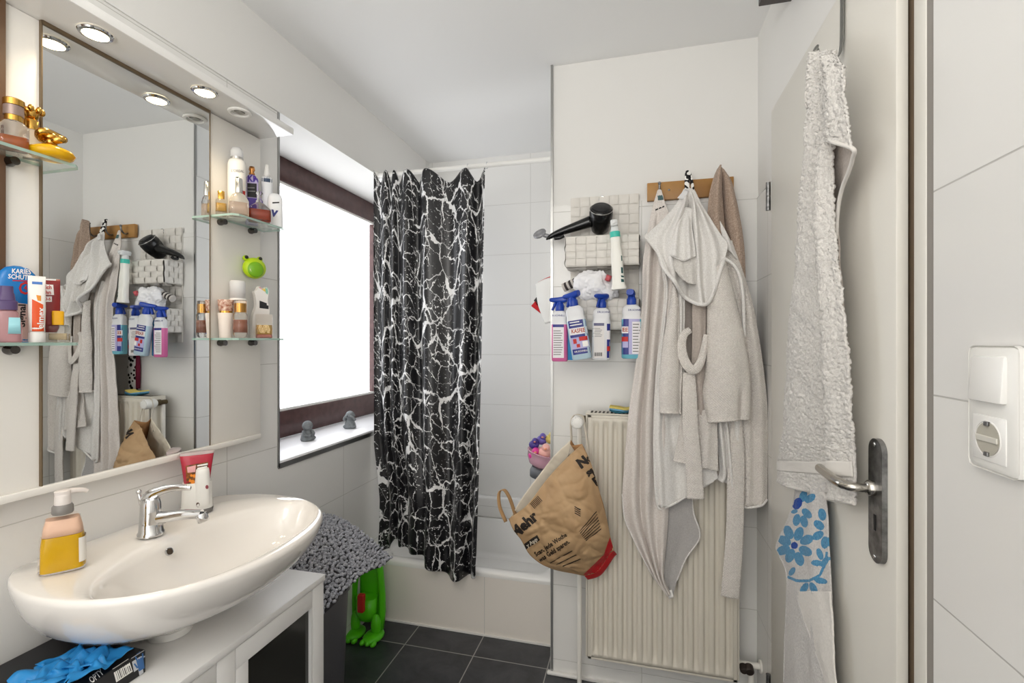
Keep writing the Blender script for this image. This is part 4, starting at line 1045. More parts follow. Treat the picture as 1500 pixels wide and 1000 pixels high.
# plastic bag puff and grey striped roll in the lower pocket
p = P(872, 418, Y=1.765)
t = thing('plastic_bag', 'crumpled clear white plastic bag stuffed in the lower pocket', 'plastic bag', p)
g = M()
film = mat('plastic_film', (246, 246, 248), .18, trans=.12, ior=1.1)
vs = bmesh.ops.create_icosphere(g.bm, subdivisions=5, radius=1)['verts']
for v in vs:
    n0 = v.co.normalized(); r = 1 + .30 * noise.noise(n0 * 1.6 + V((3, 1, 2))) + .16 * abs(noise.noise(n0 * 4.5)) + .06 * noise.noise(n0 * 13)
    v.co = V((n0.x * .068, n0.y * .045, n0.z * .058 - (.018 if n0.x > .4 else 0) * n0.x)) * r
g.build('bag', film, t, smooth=True)
M().tube([(.045, -.03, .012), (.052, -.035, .030)], .010, 10).build('red_print', mat('soft_red', (196, 90, 96), .4), t)
p = P(836, 419, Y=1.775)
t = thing('striped_roll', 'small grey and black striped cloth roll at left of the lower pocket', 'cloth roll', p)
g = M()
for k in range(7): g.lathe([(.015, k * .009), (.0165, k * .009 + .0045), (.015, k * .009 + .009)], 20, AX(V((-.028, 0, -.006)), (1, -.1, .42)), mi=k % 2)
g.build('roll', [mat('stripe_grey', (196, 190, 184), .8), mat('stripe_black', (60, 54, 54), .8)], t)

# dotted mitt under the basket, hooked at the tiles
t = thing('dotted_mitt', 'black and white dotted cloth mitt hanging behind the long pale towel', 'mitt', (.05, 1.83, H - .03))
dot = mat('dalmatian_cloth', (232, 230, 228), .9)
nt = dot.node_tree; vo = nt.nodes.new('ShaderNodeTexVoronoi'); vo.inputs['Scale'].default_value = 48
tc = nt.nodes.new('ShaderNodeTexCoord'); nt.links.new(tc.outputs['Object'], vo.inputs['Vector'])
rp = nt.nodes.new('ShaderNodeValToRGB'); rp.color_ramp.interpolation = 'CONSTANT'; rp.color_ramp.elements[0].color = lin((22, 20, 22)); rp.color_ramp.elements[1].position = .42; rp.color_ramp.elements[1].color = lin((232, 230, 228))
nt.links.new(vo.outputs['Distance'], rp.inputs['Fac']); nt.links.new(rp.outputs['Color'], nt.nodes['Principled BSDF'].inputs['Base Color'])
M().loft([(-.215, .012, .006, 2.4), (-.205, .026, .012, 2.6), (-.11, .030, .013, 2.6), (-.02, .024, .011, 2.6), (0, .016, .008)], 28).build('mitt', dot, t)
M().loft([(-.20, .006, .01, 2.4), (-.10, .008, .011, 2.4), (-.01, .006, .008)], 18, Matrix.Translation((-.032, .0, 0))).build('lining', mat('maroon_cloth', (110, 24, 50), .9), t)
M().tube([(0, 0, 0), (0, .004, .02), (0, .012, .026)], .002, 8).build('loop', mat('loop_white', (228, 226, 222), .8), t)

# ---------------------------------------------------------------- in the shower, by the corner
SX = -.324
c = P(791, 343, Y=2.12)
t = thing('hand_shower', 'grey hand shower in its holder at the shower corner', 'hand shower', (SX, 2.12, c.z - .02))
gm = mat('shower_grey', (150, 150, 152), .25, .4)
M().lathe([(.010, -.012), (.024, -.006), (.031, .002), (.030, .008), (.0, .010)], 30, AX(c, (-.3, -.62, .62))).build('head', gm, t, world=True)
M().tube(curve([c + V((.018, 0, -.004)), c + V((.05, 0, -.018)), V((SX - .02, 2.12, c.z - .04))], 12), [.010] * 6 + [.009] * 7, 14).build('handle', gm, t, world=True)
M().lathe([(.018, 0), (.018, .03), (.014, .034)], 20, AX((SX, 2.12, c.z - .045), (-1, 0, 0))).build('holder', chrome, t, world=True, auto=40)
M().tube(curve([V((SX - .02, 2.12, c.z - .05)), V((SX - .022, 2.15, c.z - .3)), V((SX - .02, 2.2, c.z - .75)), V((SX - .015, 2.3, c.z - .6)), V((SX - .002, 2.4, c.z - .5))], 30), .006, 10).build('hose', mat('hose_silver', (180, 180, 182), .25, .8), t, world=True)
p = P(800, 470, Y=1.98)
t = thing('shower_pouch', 'white shampoo pouch hanging behind the corner edge beside the sprays', 'pouch', (SX, 1.98, p.z))
rows = [RY(1.98, (786, 416), (800, 409, -.008), (815, 404)), RY(1.98, (790, 445), (803, 440, -.014), (816, 436)), RY(1.98, (800, 474), (808, 472, -.006), (817, 468))]
M().grid(patch(rows), 16, 16).build('pouch', mat('pouch_white', (226, 226, 224), .35), t, world=True, solid=.012, off=-1)
M().grid(patch([RY(1.972, (788, 413.5), (800, 407), (815, 402)), RY(1.972, (787, 417), (800, 410.5), (815, 405.5))]), 8, 2).build('red_seam', red_p, t, world=True, solid=.003)
t = thing('striped_pennant', 'small black, red and yellow cloth pennant hanging in the shower corner', 'pennant', P(790, 450, Y=2.0))
for nm, a, m_ in (('black_stripe', ((782, 440), (790, 430), (795, 437), (787, 447)), dark_p), ('yellow_stripe', ((787, 447), (795, 437), (799, 442), (791, 452)), mat('pennant_yellow', (226, 180, 40), .8)), ('red_stripe', ((778, 448), (784, 441), (799, 455), (797, 463)), mat('pennant_red', (190, 26, 34), .8))):
    M().grid(patch([RY(2.01, a[0], a[1]), RY(2.01, a[3], a[2])]), 6, 6).build(nm, m_, t, world=True, solid=.003)
# suction bowl with bath toys
c = P(797, 667, Y=2.08); c.x = SX - .075
t = thing('toy_bowl', 'pink translucent bowl fixed at the shower corner filled with bath toys', 'bowl', (SX, c.y, c.z))
mb = Matrix.Translation(c) @ Matrix.Rotation(math.radians(14), 4, 'Y')
M().lathe([(.030, -.052), (.052, -.04), (.066, -.012), (.070, .012), (.0725, .013), (.0725, .017), (.069, .017), (.064, -.01), (.050, -.036), (.028, -.047)], 40, mb).build('bowl', mat('pink_clear', (240, 196, 214), .12, trans=.35, ior=1.2), t, world=True)
M().lathe([(.034, -.10), (.04, -.075), (.035, -.054)], 26, mb).build('grey_base', mat('grey_net', (120, 124, 130), .5, trans=.2), t, world=True)
M().lathe([(.02, 0), (.016, .006), (.008, .01)], 20, AX((SX, c.y, c.z), (-1, 0, 0))).build('suction_cup', mat('cup_clear', (220, 210, 214), .2, trans=.4), t, world=True)
G = 'bath toys in the pink bowl'
for lab, dx, dy, dz, col, r, kind in (('dark violet bath toy at left of the pink bowl', -.035, -.02, .050, (74, 60, 140), .023, 0), ('blue violet rubber bath toy standing in the middle of the pink bowl', -.004, -.005, .068, (106, 92, 170), .024, 1), ('yellow green bath toy at right of the pink bowl', .038, -.005, .075, (214, 196, 110), .026, 1),
        ('bright magenta bath toy low in the pink bowl', -.030, -.032, .006, (214, 60, 150), .027, 0), ('pale pink bath toy at the front of the pink bowl', .014, -.035, .022, (236, 180, 170), .030, 1)):
    q = c + V((dx, dy, dz)); b_ = thing('bath_toy', lab, 'bath toy', q, group=G)
    tm = mat('toy_%d_%d' % (col[0], col[1]), col, .35)
    g = M().blob((0, 0, 0), r, r * .9, r * .85, sub=3); g.build('body', tm, b_)
    M().blob((.3 * r, -.5 * r, r * .8), r * .6, sub=3).build('head', tm, b_)
    M().blob((.35 * r, -1.05 * r, r * .75), r * .22, r * .3, r * .14, sub=2).build('beak', mat('toy_beak', (230, 150, 110), .4), b_)

# ---------------------------------------------------------------- paper bag on the valve
kraft = mat('kraft_paper', (182, 151, 113), .7, var=(14, (168, 136, 99)))
pale = mat('pale_paper', (222, 212, 194), .8)
inside = mat('kraft_inside', (150, 108, 68), .85)
bag = thing('paper_bag', 'crumpled brown paper shopping bag hanging tilted from the thermostat knob', 'paper bag', P(830, 720, Y=1.66))
def crump(u, v, p):
    e = min(1, 8 * min(u, 1 - u) + .25)
    q = p + V((noise.noise(p * 12), noise.noise(p * 12 + V((5, 0, 0))), noise.noise(p * 12 + V((0, 9, 0))))) * .03
    a = noise.voronoi(V((q.x, 0, q.z)) * 17)[0]; b = noise.voronoi(V((q.x + 3, 0, q.z)) * 34)[0]
    return e * (.012 * noise.noise(p * 14) + .020 * (a[1] - a[0]) ** .8 * .6 + .007 * (b[1] - b[0]) - .006)
fr_ = [RY(1.66, (745, 760), (772, 740, -.02), (801, 702, -.02), (829, 672, -.01), (853, 650)),
       RY(1.645, (752, 775), (788, 757, -.035), (822, 724, -.045), (848, 697, -.03), (866, 680)),
       RY(1.64, (763, 790), (806, 780, -.045), (840, 750, -.06), (862, 726, -.04), (878, 720)),
       RY(1.645, (778, 814), (824, 805, -.045), (856, 780, -.055), (876, 756, -.035), (888, 757)),
       RY(1.655, (806, 832), (843, 826, -.03), (868, 804, -.035), (884, 782, -.025), (894, 786)),
       RY(1.675, (856, 843), (872, 840), (884, 826), (893, 812), (899, 806))]
fs = patch(fr_, crump)
fm = M().grid(fs, 90, 90); fo = fm.build('front_panel', kraft, bag, world=True, solid=.0012)
bk = [RY(1.70, (748, 757), (766, 727), (790, 695), (812, 667), (836, 644)), RY(1.725, (760, 772), (785, 752), (815, 720), (842, 700), (860, 680)),
      RY(1.73, (785, 800), (815, 780), (845, 755), (870, 735), (880, 725)), RY(1.725, (812, 826), (845, 812), (868, 790), (884, 770), (889, 765)), RY(1.715, (856, 843), (872, 838), (884, 826), (893, 812), (898, 806))]
M().grid(patch(bk, crump, V((0, .6, 0))), 50, 60).build('rear_panel', pale, bag, world=True, solid=.0012)
gs = []
for j in range(6):
    v = j / 5; a = fs(1, v); b_ = patch(bk)(1, v); gs.append([a, a.lerp(b_, .5) + V((-.018 * (1 - v), 0, -.012 * (1 - v))), b_])
M().grid(patch(gs), 14, 40).build('side_panel', inside, bag, world=True, solid=.001)
gs = []
for j in range(6):
    v = j / 5; a = fs(0, v); b_ = patch(bk)(0, v); gs.append([a, a.lerp(b_, .5) + V((.012, 0, .008)), b_])
M().grid(patch(gs), 14, 40).build('side_panel', inside, bag, world=True, solid=.001)
gs = [[fs(i / 6, 1) for i in range(7)], [fs(i / 6, 1).lerp(patch(bk)(i / 6, 1), .5) + V((.012, 0, -.012)) for i in range(7)], [patch(bk)(i / 6, 1) for i in range(7)]]
redb = mat('bag_red', (176, 30, 34), .5)
M().grid(patch(gs), 30, 10).build('bottom', redb, bag, world=True, solid=.001)
tr = bvh(fo)
area(((893, 786), (900, 808), (882, 847), (884, 812)), 'red_band', redb, fo, bag, off=.0016, nu=14, nv=14, tree=tr)
area(((884, 812), (886, 815), (880, 848), (852, 843)), 'red_band', redb, fo, bag, off=.0016, nu=14, nv=14, tree=tr)
ink = mat('bag_ink', (34, 26, 20), .7)
W = dict(target=fo, parent=bag, tree=tr, off=.0022)
word('Mehr', 768, 769, 22, 42, ink, bold=.05, stretch=.95, **W)
word('No', 858, 674, 19, 36, ink, bold=.06, **W); word('sp', 866, 690, 18, 36, ink, bold=.06, **W); word('F', 873, 705, 17, 36, ink, bold=.06, **W)
area(((768, 796), (787, 783), (791, 790), (771, 804)), 'pill', ink, fo, bag, off=.0022, tree=tr); word('y App', 779.5, 793.5, 7.5, 36, pale, fo, bag, tree=tr, off=.0032, bold=.03)
word('Scan, jede Woche', 807, 797, 9.6, 33, ink, bold=.03, stretch=.78, **W); word('was Geld sparen.', 812, 806, 9.6, 33, ink, bold=.03, stretch=.78, **W)
for k in range(3): area(((806 + k * 9, 823 + k * 2.5), (838 + k * 6, 805 + k * 6), (838.5 + k * 6, 806.2 + k * 6), (806.5 + k * 9, 824.2 + k * 2.5)), 'fine_print', ink, fo, bag, off=.0022, nu=14, nv=1, tree=tr)
for k in range(7):
    area(((848 + k * 1.6, 778 + k * 2.1), (873 + k * 1.2, 748 + k * 4.2), (873.5 + k * 1.2, 749.1 + k * 4.2), (848.5 + k * 1.6, 779.1 + k * 2.1)), 'fine_print', ink, fo, bag, off=.0022, nu=14, nv=1, tree=tr)
for k in range(8): area(((777 + k * 1.5, 737 - k * 1.5), (777.7 + k * 1.5, 736.3 - k * 1.5), (784.7 + k * 1.5, 744.3 - k * 1.5), (784 + k * 1.5, 745 - k * 1.5)), 'bar', ink, fo, bag, off=.0022, nu=1, nv=4, tree=tr)
for k in range(4): area(((842, 741 + k * 3), (851, 746 + k * 3), (850.5, 747.2 + k * 3), (841.5, 742.2 + k * 3)), 'fine_print', ink, fo, bag, off=.0022, nu=5, nv=1, tree=tr)
hm = mat('strap_kraft', (176, 140, 98), .75)
def strap(pts, w, m_, y=1.66):
    c_ = curve(pts, 30); g = M()
    g.grid(lambda u, v: c_[int(round(v * 30))] + V(((u - .5) * w * .6, (u - .5) * w * .8, (u - .5) * w * .15)), 3, 30)
    return g.build('handle', m_, bag, world=True, solid=.0016)
strap([P(741, 764, Y=1.665), P(732, 742, Y=1.662), P(731, 722, Y=1.668), P(738, 717, Y=1.675), P(746, 728, Y=1.685), P(753, 748, Y=1.692), P(757, 760, Y=1.695)], .014, hm)
kz = kx.z
strap([P(833, 668, Y=1.705), P(837, 648, Y=1.705), V((kx.x - .0245, 1.71, kz - .012)), V((kx.x - .017, 1.71, kz + .0185)), V((kx.x, 1.71, kz + .0255)), V((kx.x + .017, 1.71, kz + .0185)), V((kx.x + .0245, 1.70, kz - .012)), P(861, 652, Y=1.695), P(862, 670, Y=1.69)], .010, mat('strap_pale', (214, 206, 192), .75))
# ================================================================ curtain, towels, robe, door side
def proj(p):
    d = p - EYE; a = d.x * CT + d.y * ST; b = -d.x * ST + d.y * CT
    return 750 + F * a / b, 500 - F * d.z / b
def lerp_tab(tab, x):
    if x <= tab[0][0]: return tab[0][1]
    for (a, b), (c, d) in zip(tab, tab[1:]):
        if x <= c: return b + (d - b) * (x - a) / (c - a)
    return tab[-1][1]
def smo(x): x = min(1, max(0, x)); return x * x * (3 - 2 * x)

# ---- curtain rod, hooks, curtain
RZ_ = H + .784; RY_ = 2.05
rod = thing('curtain_rod', 'white shower curtain rod between the window wall and the corner', 'curtain rod', (-.76, RY_, RZ_))
M().tube([(LX + .004, RY_, RZ_), (-.325, RY_, RZ_)], .0105, 18).build('rod', white_plastic, rod, world=True, auto=40)
for x in (LX + .004, -.343): M().lathe([(.02, 0), (.02, .008), (.014, .016)], 24, AX((x, RY_, RZ_), (1, 0, 0))).build('end_cup', white_plastic, rod, world=True, auto=40)
cm = bpy.data.materials.new('black_marble_curtain'); cm.use_nodes = True
nt = cm.node_tree; b = nt.nodes['Principled BSDF']; b.inputs['Roughness'].default_value = .3
tc = nt.nodes.new('ShaderNodeTexCoord')
def vn(typ, **k):
    n = nt.nodes.new(typ)
    for a, v in k.items():
        if a in n.inputs: n.inputs[a].default_value = v
        else: setattr(n, a, v)
    return n
def veins(scale, dist, width, wvar, stretch, off):
    mp = vn('ShaderNodeMapping'); mp.inputs['Scale'].default_value = stretch; mp.inputs['Location'].default_value = off
    nt.links.new(tc.outputs['UV'], mp.inputs['Vector'])
    nz = vn('ShaderNodeTexNoise', Scale=scale * 1.1, Detail=6.0, Roughness=.62); nt.links.new(mp.outputs[0], nz.inputs['Vector'])
    sub = vn('ShaderNodeVectorMath', operation='SUBTRACT'); nt.links.new(nz.outputs['Color'], sub.inputs[0]); sub.inputs[1].default_value = (.5, .5, .5)
    sc = vn('ShaderNodeVectorMath', operation='SCALE'); nt.links.new(sub.outputs[0], sc.inputs[0]); sc.inputs['Scale'].default_value = dist
    ad = vn('ShaderNodeVectorMath', operation='ADD'); nt.links.new(mp.outputs[0], ad.inputs[0]); nt.links.new(sc.outputs[0], ad.inputs[1])
    vo = vn('ShaderNodeTexVoronoi', feature='DISTANCE_TO_EDGE', voronoi_dimensions='2D', Scale=scale); nt.links.new(ad.outputs[0], vo.inputs['Vector'])
    n2 = vn('ShaderNodeTexNoise', Scale=scale * .9, Detail=2.0); nt.links.new(mp.outputs[0], n2.inputs['Vector'])
    w = mth(nt, 'MULTIPLY', mth(nt, 'POWER', n2.outputs['Fac'], 3.0), wvar); w = mth(nt, 'ADD', w, width)
    n3 = vn('ShaderNodeTexNoise', Scale=scale * .55, Detail=1.0); mp3 = vn('ShaderNodeMapping'); mp3.inputs['Location'].default_value = (3, 7, 0); nt.links.new(mp.outputs[0], mp3.inputs['Vector']); nt.links.new(mp3.outputs[0], n3.inputs['Vector'])
    gate = mth(nt, 'MULTIPLY', mth(nt, 'SUBTRACT', n3.outputs['Fac'], .39), 9.0, clamp=True)
    w = mth(nt, 'MULTIPLY', w, gate)
    return mth(nt, 'MULTIPLY', mth(nt, 'SUBTRACT', w, vo.outputs['Distance']), 60.0, clamp=True)
v1 = veins(6.6, .14, .007, .27, (1.25, .9, 1), (0, 0, 0)); v2 = veins(15.0, .075, .003, .24, (1, .95, 1), (5, 2, 0))
mp = vn('ShaderNodeMapping'); mp.inputs['Scale'].default_value = (1, 1.6, 1); nt.links.new(tc.outputs['UV'], mp.inputs['Vector'])
sp = vn('ShaderNodeTexNoise', Scale=62.0, Detail=3.0); nt.links.new(mp.outputs[0], sp.inputs['Vector'])
sg = vn('ShaderNodeTexNoise', Scale=9.0, Detail=1.0); nt.links.new(tc.outputs['UV'], sg.inputs['Vector'])
fle = mth(nt, 'MULTIPLY', mth(nt, 'SUBTRACT', mth(nt, 'MULTIPLY_ADD', sg.outputs['Fac'], .30, sp.outputs['Fac']), .805), 40.0, clamp=True)
mk = mth(nt, 'MAXIMUM', mth(nt, 'MAXIMUM', v1, v2), fle)
mx_ = nt.nodes.new('ShaderNodeMix'); mx_.data_type = 'RGBA'; nt.links.new(mk, mx_.inputs[0]); mx_.inputs[6].default_value = lin((20, 20, 23)); mx_.inputs[7].default_value = lin((226, 226, 226))
nt.links.new(mx_.outputs[2], b.inputs['Base Color'])
cur = thing('shower_curtain', 'black shower curtain with white marble veins hanging from the rod', 'shower curtain', (-.93, 2.03, RZ_))
PXL = [(250, 546), (400, 545), (560, 546), (650, 549), (700, 555), (730, 558), (810, 557)]
PXR = [(250, 712), (400, 709.5), (560, 707), (700, 704), (850, 699)]
RID = [(546, 0), (557, .5), (566, 1), (572, 1.5), (578, 2), (584, 2.5), (598, 3), (612, 3.5), (626, 4), (655, 4.5), (683, 5), (696, 5.5), (711, 6)]
HK = (0, 1, 2, 3, 4, 5, 6)
def curt(u, v):
    pu = 546 + 165 * u
    ph = lerp_tab(RID, pu)
    ty = 250 + 17 * (1 - abs(math.cos(PI * ph)) ** 1.6) - 3 * u
    by = lerp_tab([(546, 806), (560, 804), (570, 789), (580, 800), (592, 807), (600, 806), (606, 811), (630, 830), (664, 849), (690, 846), (711, 842)], pu)
    y = ty + (by - ty) * v
    x = lerp_tab(PXL, y) + (lerp_tab(PXR, y) - lerp_tab(PXL, y)) * u
    out = smo((u - .30) / .12) * smo((v - .5) / .45)
    Y = 2.035 - .075 * out
    amp = (.011 + .015 * smo((ph - 2.0) / 1.2)) * (.75 + .4 * v)
    ph2 = ph + .10 * math.sin(v * 3.1 + u * 5)
    wv_ = math.cos(2 * PI * ph2)
    p = P(x, y, Y=Y)
    p.y += -amp * wv_ + .006 * noise.noise(V((u * 5, v * 2.2, 2))) - (.006 * smo(1 - abs(v - .97) / .03))
    p.x = max(p.x, LX + .010)
    return p
g = M(); NU, NV = 260, 150
g.grid(curt, NU, NV)
# lay the print along the cloth (arc length), not across the picture
arc = [0.0]
for i in range(NU):
    arc.append(arc[-1] + (curt((i + 1) / NU, .5) - curt(i / NU, .5)).length)
for f in g.bm.faces:
    for l in f.loops:
        uu = l[g.uv].uv; l[g.uv].uv = (arc[int(round(uu.x * NU))] * 1.15, uu.y * 1.80)
g.build('cloth', cm, cur, world=True, solid=.0008)
hk = mat('clear_hook', (228, 230, 232), .2, trans=.3)
for k, h in enumerate(HK):
    px = [a for a, b_ in RID if b_ == h][0]; u = (px - 546) / 165.0; p = curt(u, 0)
    t = thing('curtain_hook', 'thin clear hook carrying the black shower curtain on the white rod', 'curtain hook', (p.x, RY_, RZ_), group='hooks of the shower curtain')
    M().tube(curve([(p.x, RY_ - .0125, RZ_), (p.x, RY_ - .006, RZ_ + .0115), (p.x, RY_ + .006, RZ_ + .0115), (p.x, RY_ + .0125, RZ_), (p.x, RY_ + .004, RZ_ - .013), (p.x, p.y + .001, p.z - .004)], 16), .0013, 6).build('ring', hk, t, world=True)

# ---- cloth materials
def terry(name, col, col2, bs, strength, waffle=0):
    m = mat(name, col, .95, sheen=.12, var=(240, col2), spec=.1)
    nt = m.node_tree; b = nt.nodes['Principled BSDF']; tc = [n for n in nt.nodes if n.type == 'TEX_COORD'][0]
    n = nt.nodes.new('ShaderNodeTexNoise'); n.inputs['Scale'].default_value = bs; n.inputs['Detail'].default_value = 4; nt.links.new(tc.outputs['Object'], n.inputs['Vector'])
    h = n.outputs['Fac']
    if waffle:
        sp = nt.nodes.new('ShaderNodeSeparateXYZ'); nt.links.new(tc.outputs['Object'], sp.inputs[0])
        a = mth(nt, 'SINE', mth(nt, 'MULTIPLY', sp.outputs[0], waffle)); c = mth(nt, 'SINE', mth(nt, 'MULTIPLY', sp.outputs[2], waffle))
        h = mth(nt, 'MULTIPLY_ADD', mth(nt, 'MULTIPLY', a, c), .7, h)
    bp = nt.nodes.new('ShaderNodeBump'); bp.inputs['Strength'].default_value = strength; bp.inputs['Distance'].default_value = .0022
    nt.links.new(h, bp.inputs['Height']); nt.links.new(bp.outputs['Normal'], b.inputs['Normal'])
    return m
t_white = terry('white_terry', (232, 230, 227), (216, 213, 209), 420, .55)
t_waf = terry('waffle_terry', (228, 223, 217), (212, 206, 200), 400, .6, 800)
t_cream = terry('cream_towel', (222, 216, 211), (208, 200, 194), 420, .5)
t_grey = terry('towel_lining', (178, 175, 173), (168, 165, 163), 500, .3)
t_beige = terry('beige_terry', (184, 164, 148), (150, 130, 116), 300, .8)
t_fluff = terry('fluffy_terry', (224, 221, 216), (206, 202, 197), 480, 1.0)
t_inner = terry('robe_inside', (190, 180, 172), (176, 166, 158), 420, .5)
def folds(*fs):
    """each fold: (u at top, u at bottom, width, height, start v)"""
    def d(u, v, p):
        s = 0
        for u0, u1, w, h, v0 in fs:
            c = u0 + (u1 - u0) * v; s += 1.35 * h * math.exp(-((u - c) / w) ** 2) * smo((v - v0) / .2 + (1 if v0 <= 0 else 0))
        return s + .0022 * noise.noise(p * 22) + .0009 * noise.noise(p * 260)
    return d
def cloth(name, rows, m, parent, disp=None, nu=60, nv=100, n=V((0, -1, 0)), th=.004, hem=0):
    f = patch(rows, disp or folds(), n)
    o = M().grid(f, nu, nv).build(name, m, parent, world=True, solid=th, off=0)
    return f, o
def piping(pts, r, m, parent, name='piping', n=40, flat=1.0):
    return M().tube(curve(pts, n), r, 8, flat=flat).build(name, m, parent, world=True)

# ---- hook rail
q0 = P(948, 268, Y=BY - .024); q1 = P(1075, 260, Y=BY - .024)
rail = thing('hook_rail', 'light wooden hook rail on the wall above the radiator', 'hook rail', (.18, BY, H + .55))
zr0, zr1 = H + .512, H + .577
box('board', mat('rail_wood', (176, 132, 74), .45, var=(9, (152, 108, 56))), q0.x, q1.x, BY - .024, BY - .0065, zr0, zr1, rail, bev=.002, world=True)
for px in (980,): 
    s_ = P(px, 278, Y=BY - .0245); M().blob((s_.x, BY - .0245, s_.z), .004, .0015, .004, sub=2).build('screw', steel, rail, world=True)
HKP = [P(966, 284, Y=1.80), P(1008, 262, Y=1.80), P(1056, 254, Y=1.80)]
for h in HKP:
    M().tube(curve([(h.x, BY - .023, zr0 + .02), (h.x, 1.81, zr0 + .015), (h.x, 1.795, zr0 + .03), (h.x, 1.792, max(h.z + .004, zr0 + .05))], 14), .004, 10).blob((h.x, 1.792, max(h.z + .004, zr0 + .05)), .006, sub=2).build('hook', steel, rail, world=True)

# ---- long pale towel on the left hook
tw = thing('hooded_towel', 'long pale towel with printed corner hanging from the left hook over the radiator', 'towel', HKP[0])
rows = [RY(1.785, (963, 279), (965, 277.5), (967, 277.5), (969, 279)), RY(1.775, (956, 303), (962, 302), (969, 302), (976, 303)), RY(1.76, (950, 332), (960, 330), (972, 330), (986, 332)),
        RY(1.735, (942, 385), (955, 383), (974, 383), (994, 385)), RY(1.715, (941, 440), (952, 440), (970, 440), (990, 440)), RY(1.705, (933, 520), (946, 520), (962, 520), (980, 520)),
        RY(1.70, (921, 606), (938, 606), (958, 606), (979, 606)), RY(1.698, (915, 675), (936, 675), (958, 675), (980, 675)), RY(1.698, (912, 742), (936, 744), (958, 744), (979, 744)),
        RY(1.70, (926, 785), (944, 788), (960, 790), (976, 790)), RY(1.70, (956, 842), (962, 842), (967, 842), (972, 842)), RY(1.703, (976, 867), (977, 868), (979, 868), (981, 867))]
fA, oA = cloth('towel', rows, t_cream, tw, folds((.2, .25, .12, .016, .1), (.55, .5, .1, .018, .15), (.85, .88, .1, .014, .1), (.38, .36, .07, -.012, .1)), 70, 200)
rows = [RY(1.708, (979, 690), (1000, 690), (1020, 690)), RY(1.708, (979, 736), (998, 738), (1014, 740)), RY(1.706, (977, 785), (1000, 785), (1025, 785)), RY(1.706, (972, 830), (986, 830), (1000, 826)), RY(1.705, (977, 868), (980, 872), (985, 875))]
fB, oB = cloth('towel_back_fold', rows, t_grey, tw, folds((.5, .5, .3, -.006, 0)), 40, 60)
piping([fA(0, .70), fA(0, .76), fA(0, .82), fA(0, .87), fA(0, .93), fA(.1, 1), fB(.6, 1), fB(1, .85), fB(1, .7), fB(1, .5), fB(1, .3), fB(.9, .1)], .0028, t_white, tw, 'hem', 70)
pr_ = mat('print_dusky_green', (70, 96, 98), .8); trA = bvh(oA)
area(((963, 287), (970, 286), (972, 293), (964, 294)), 'printed_motif', pr_, oA, tw, off=.003, tree=trA)
for k, (a, b_) in enumerate(((960, 964), (965, 969), (970, 973), (974, 978))): area(((a, 307 - k * 2), (b_, 305.5 - k * 2), (b_, 307.5 - k * 2), (a, 309 - k * 2)), 'printed_letters', dark_p, oA, tw, off=.003, tree=trA, nu=2, nv=1)
M().grid(patch([RY(1.698, (977, 866), (984, 863)), RY(1.696, (980, 877), (987, 874))]), 3, 4).build('care_label', white_p, tw, world=True, solid=.001)

# ---- beige towel on the right hook
bt_ = thing('beige_towel', 'sandy beige towel on the right end of the hook rail behind the robe', 'towel', HKP[2])
rows = [RY(1.785, (1051, 248), (1054, 245.5), (1057, 245.5), (1061, 249)), RY(1.775, (1045, 262), (1052, 259), (1060, 258), (1070, 264)), RY(1.768, (1039, 285), (1050, 284), (1062, 284), (1076, 288)), RY(1.762, (1036, 318), (1050, 318), (1066, 318), (1083, 320)),
        RY(1.758, (1036, 360), (1052, 360), (1070, 360), (1089, 362)), RY(1.752, (1036, 410), (1054, 410), (1072, 410), (1091, 408)), RY(1.745, (1036, 500), (1054, 500), (1072, 500), (1094, 500)), RY(1.74, (1040, 580), (1054, 580), (1072, 580), (1094, 580))]
cloth('towel', rows, t_beige, bt_, folds((.3, .3, .16, .022, 0), (.62, .60, .05, -.022, .05), (.85, .85, .14, .014, .05)), 70, 120)

# ---- white hooded robe on the middle hook
rb_ = thing('hooded_bathrobe', 'white hooded child bathrobe with dangling belt on the middle hook', 'bathrobe', HKP[1])
# deepest layer first: dark inside of the back
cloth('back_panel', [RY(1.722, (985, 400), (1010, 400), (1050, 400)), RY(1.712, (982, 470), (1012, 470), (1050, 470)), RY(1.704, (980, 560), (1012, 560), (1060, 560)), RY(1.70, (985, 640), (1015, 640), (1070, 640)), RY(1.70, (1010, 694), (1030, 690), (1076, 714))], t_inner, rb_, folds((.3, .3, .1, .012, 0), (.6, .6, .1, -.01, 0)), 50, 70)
# right rear half with its hem
rows = [RY(1.74, (1050, 352), (1058, 352), (1066, 352), (1072, 352)), RY(1.735, (1056, 378), (1064, 377), (1073, 377), (1082, 381)), RY(1.725, (1064, 412), (1074, 412), (1084, 412), (1092, 412)), RY(1.715, (1074, 450), (1084, 450), (1094, 450), (1103, 450)), RY(1.705, (1082, 520), (1093, 520), (1104, 520), (1115, 520)), RY(1.70, (1086, 590), (1098, 590), (1111, 590), (1123, 590)), RY(1.70, (1086, 660), (1099, 660), (1112, 660), (1124, 660)), RY(1.70, (1087, 741), (1098, 741), (1112, 738), (1123, 731))]
fr_r, _o = cloth('front_panel', rows, t_waf, rb_, folds((.2, .25, .16, .010, 0), (.75, .7, .2, .012, .1)), 40, 110)
piping([fr_r(0, 1), fr_r(.3, 1), fr_r(.7, 1), fr_r(1, 1)], .0045, t_white, rb_, 'hem')
piping([fr_r(0, v) for v in (.30, .45, .6, .75, .9, 1)], .0032, t_white, rb_, 'hem')
# curved edging from the shoulder
piping([P(1060, 378, Y=1.69), P(1073, 386, Y=1.69), P(1083, 402, Y=1.69), P(1088, 430, Y=1.69), P(1089.5, 460, Y=1.688), P(1090, 494, Y=1.686)], .0058, t_white, rb_, 'edging', 40)
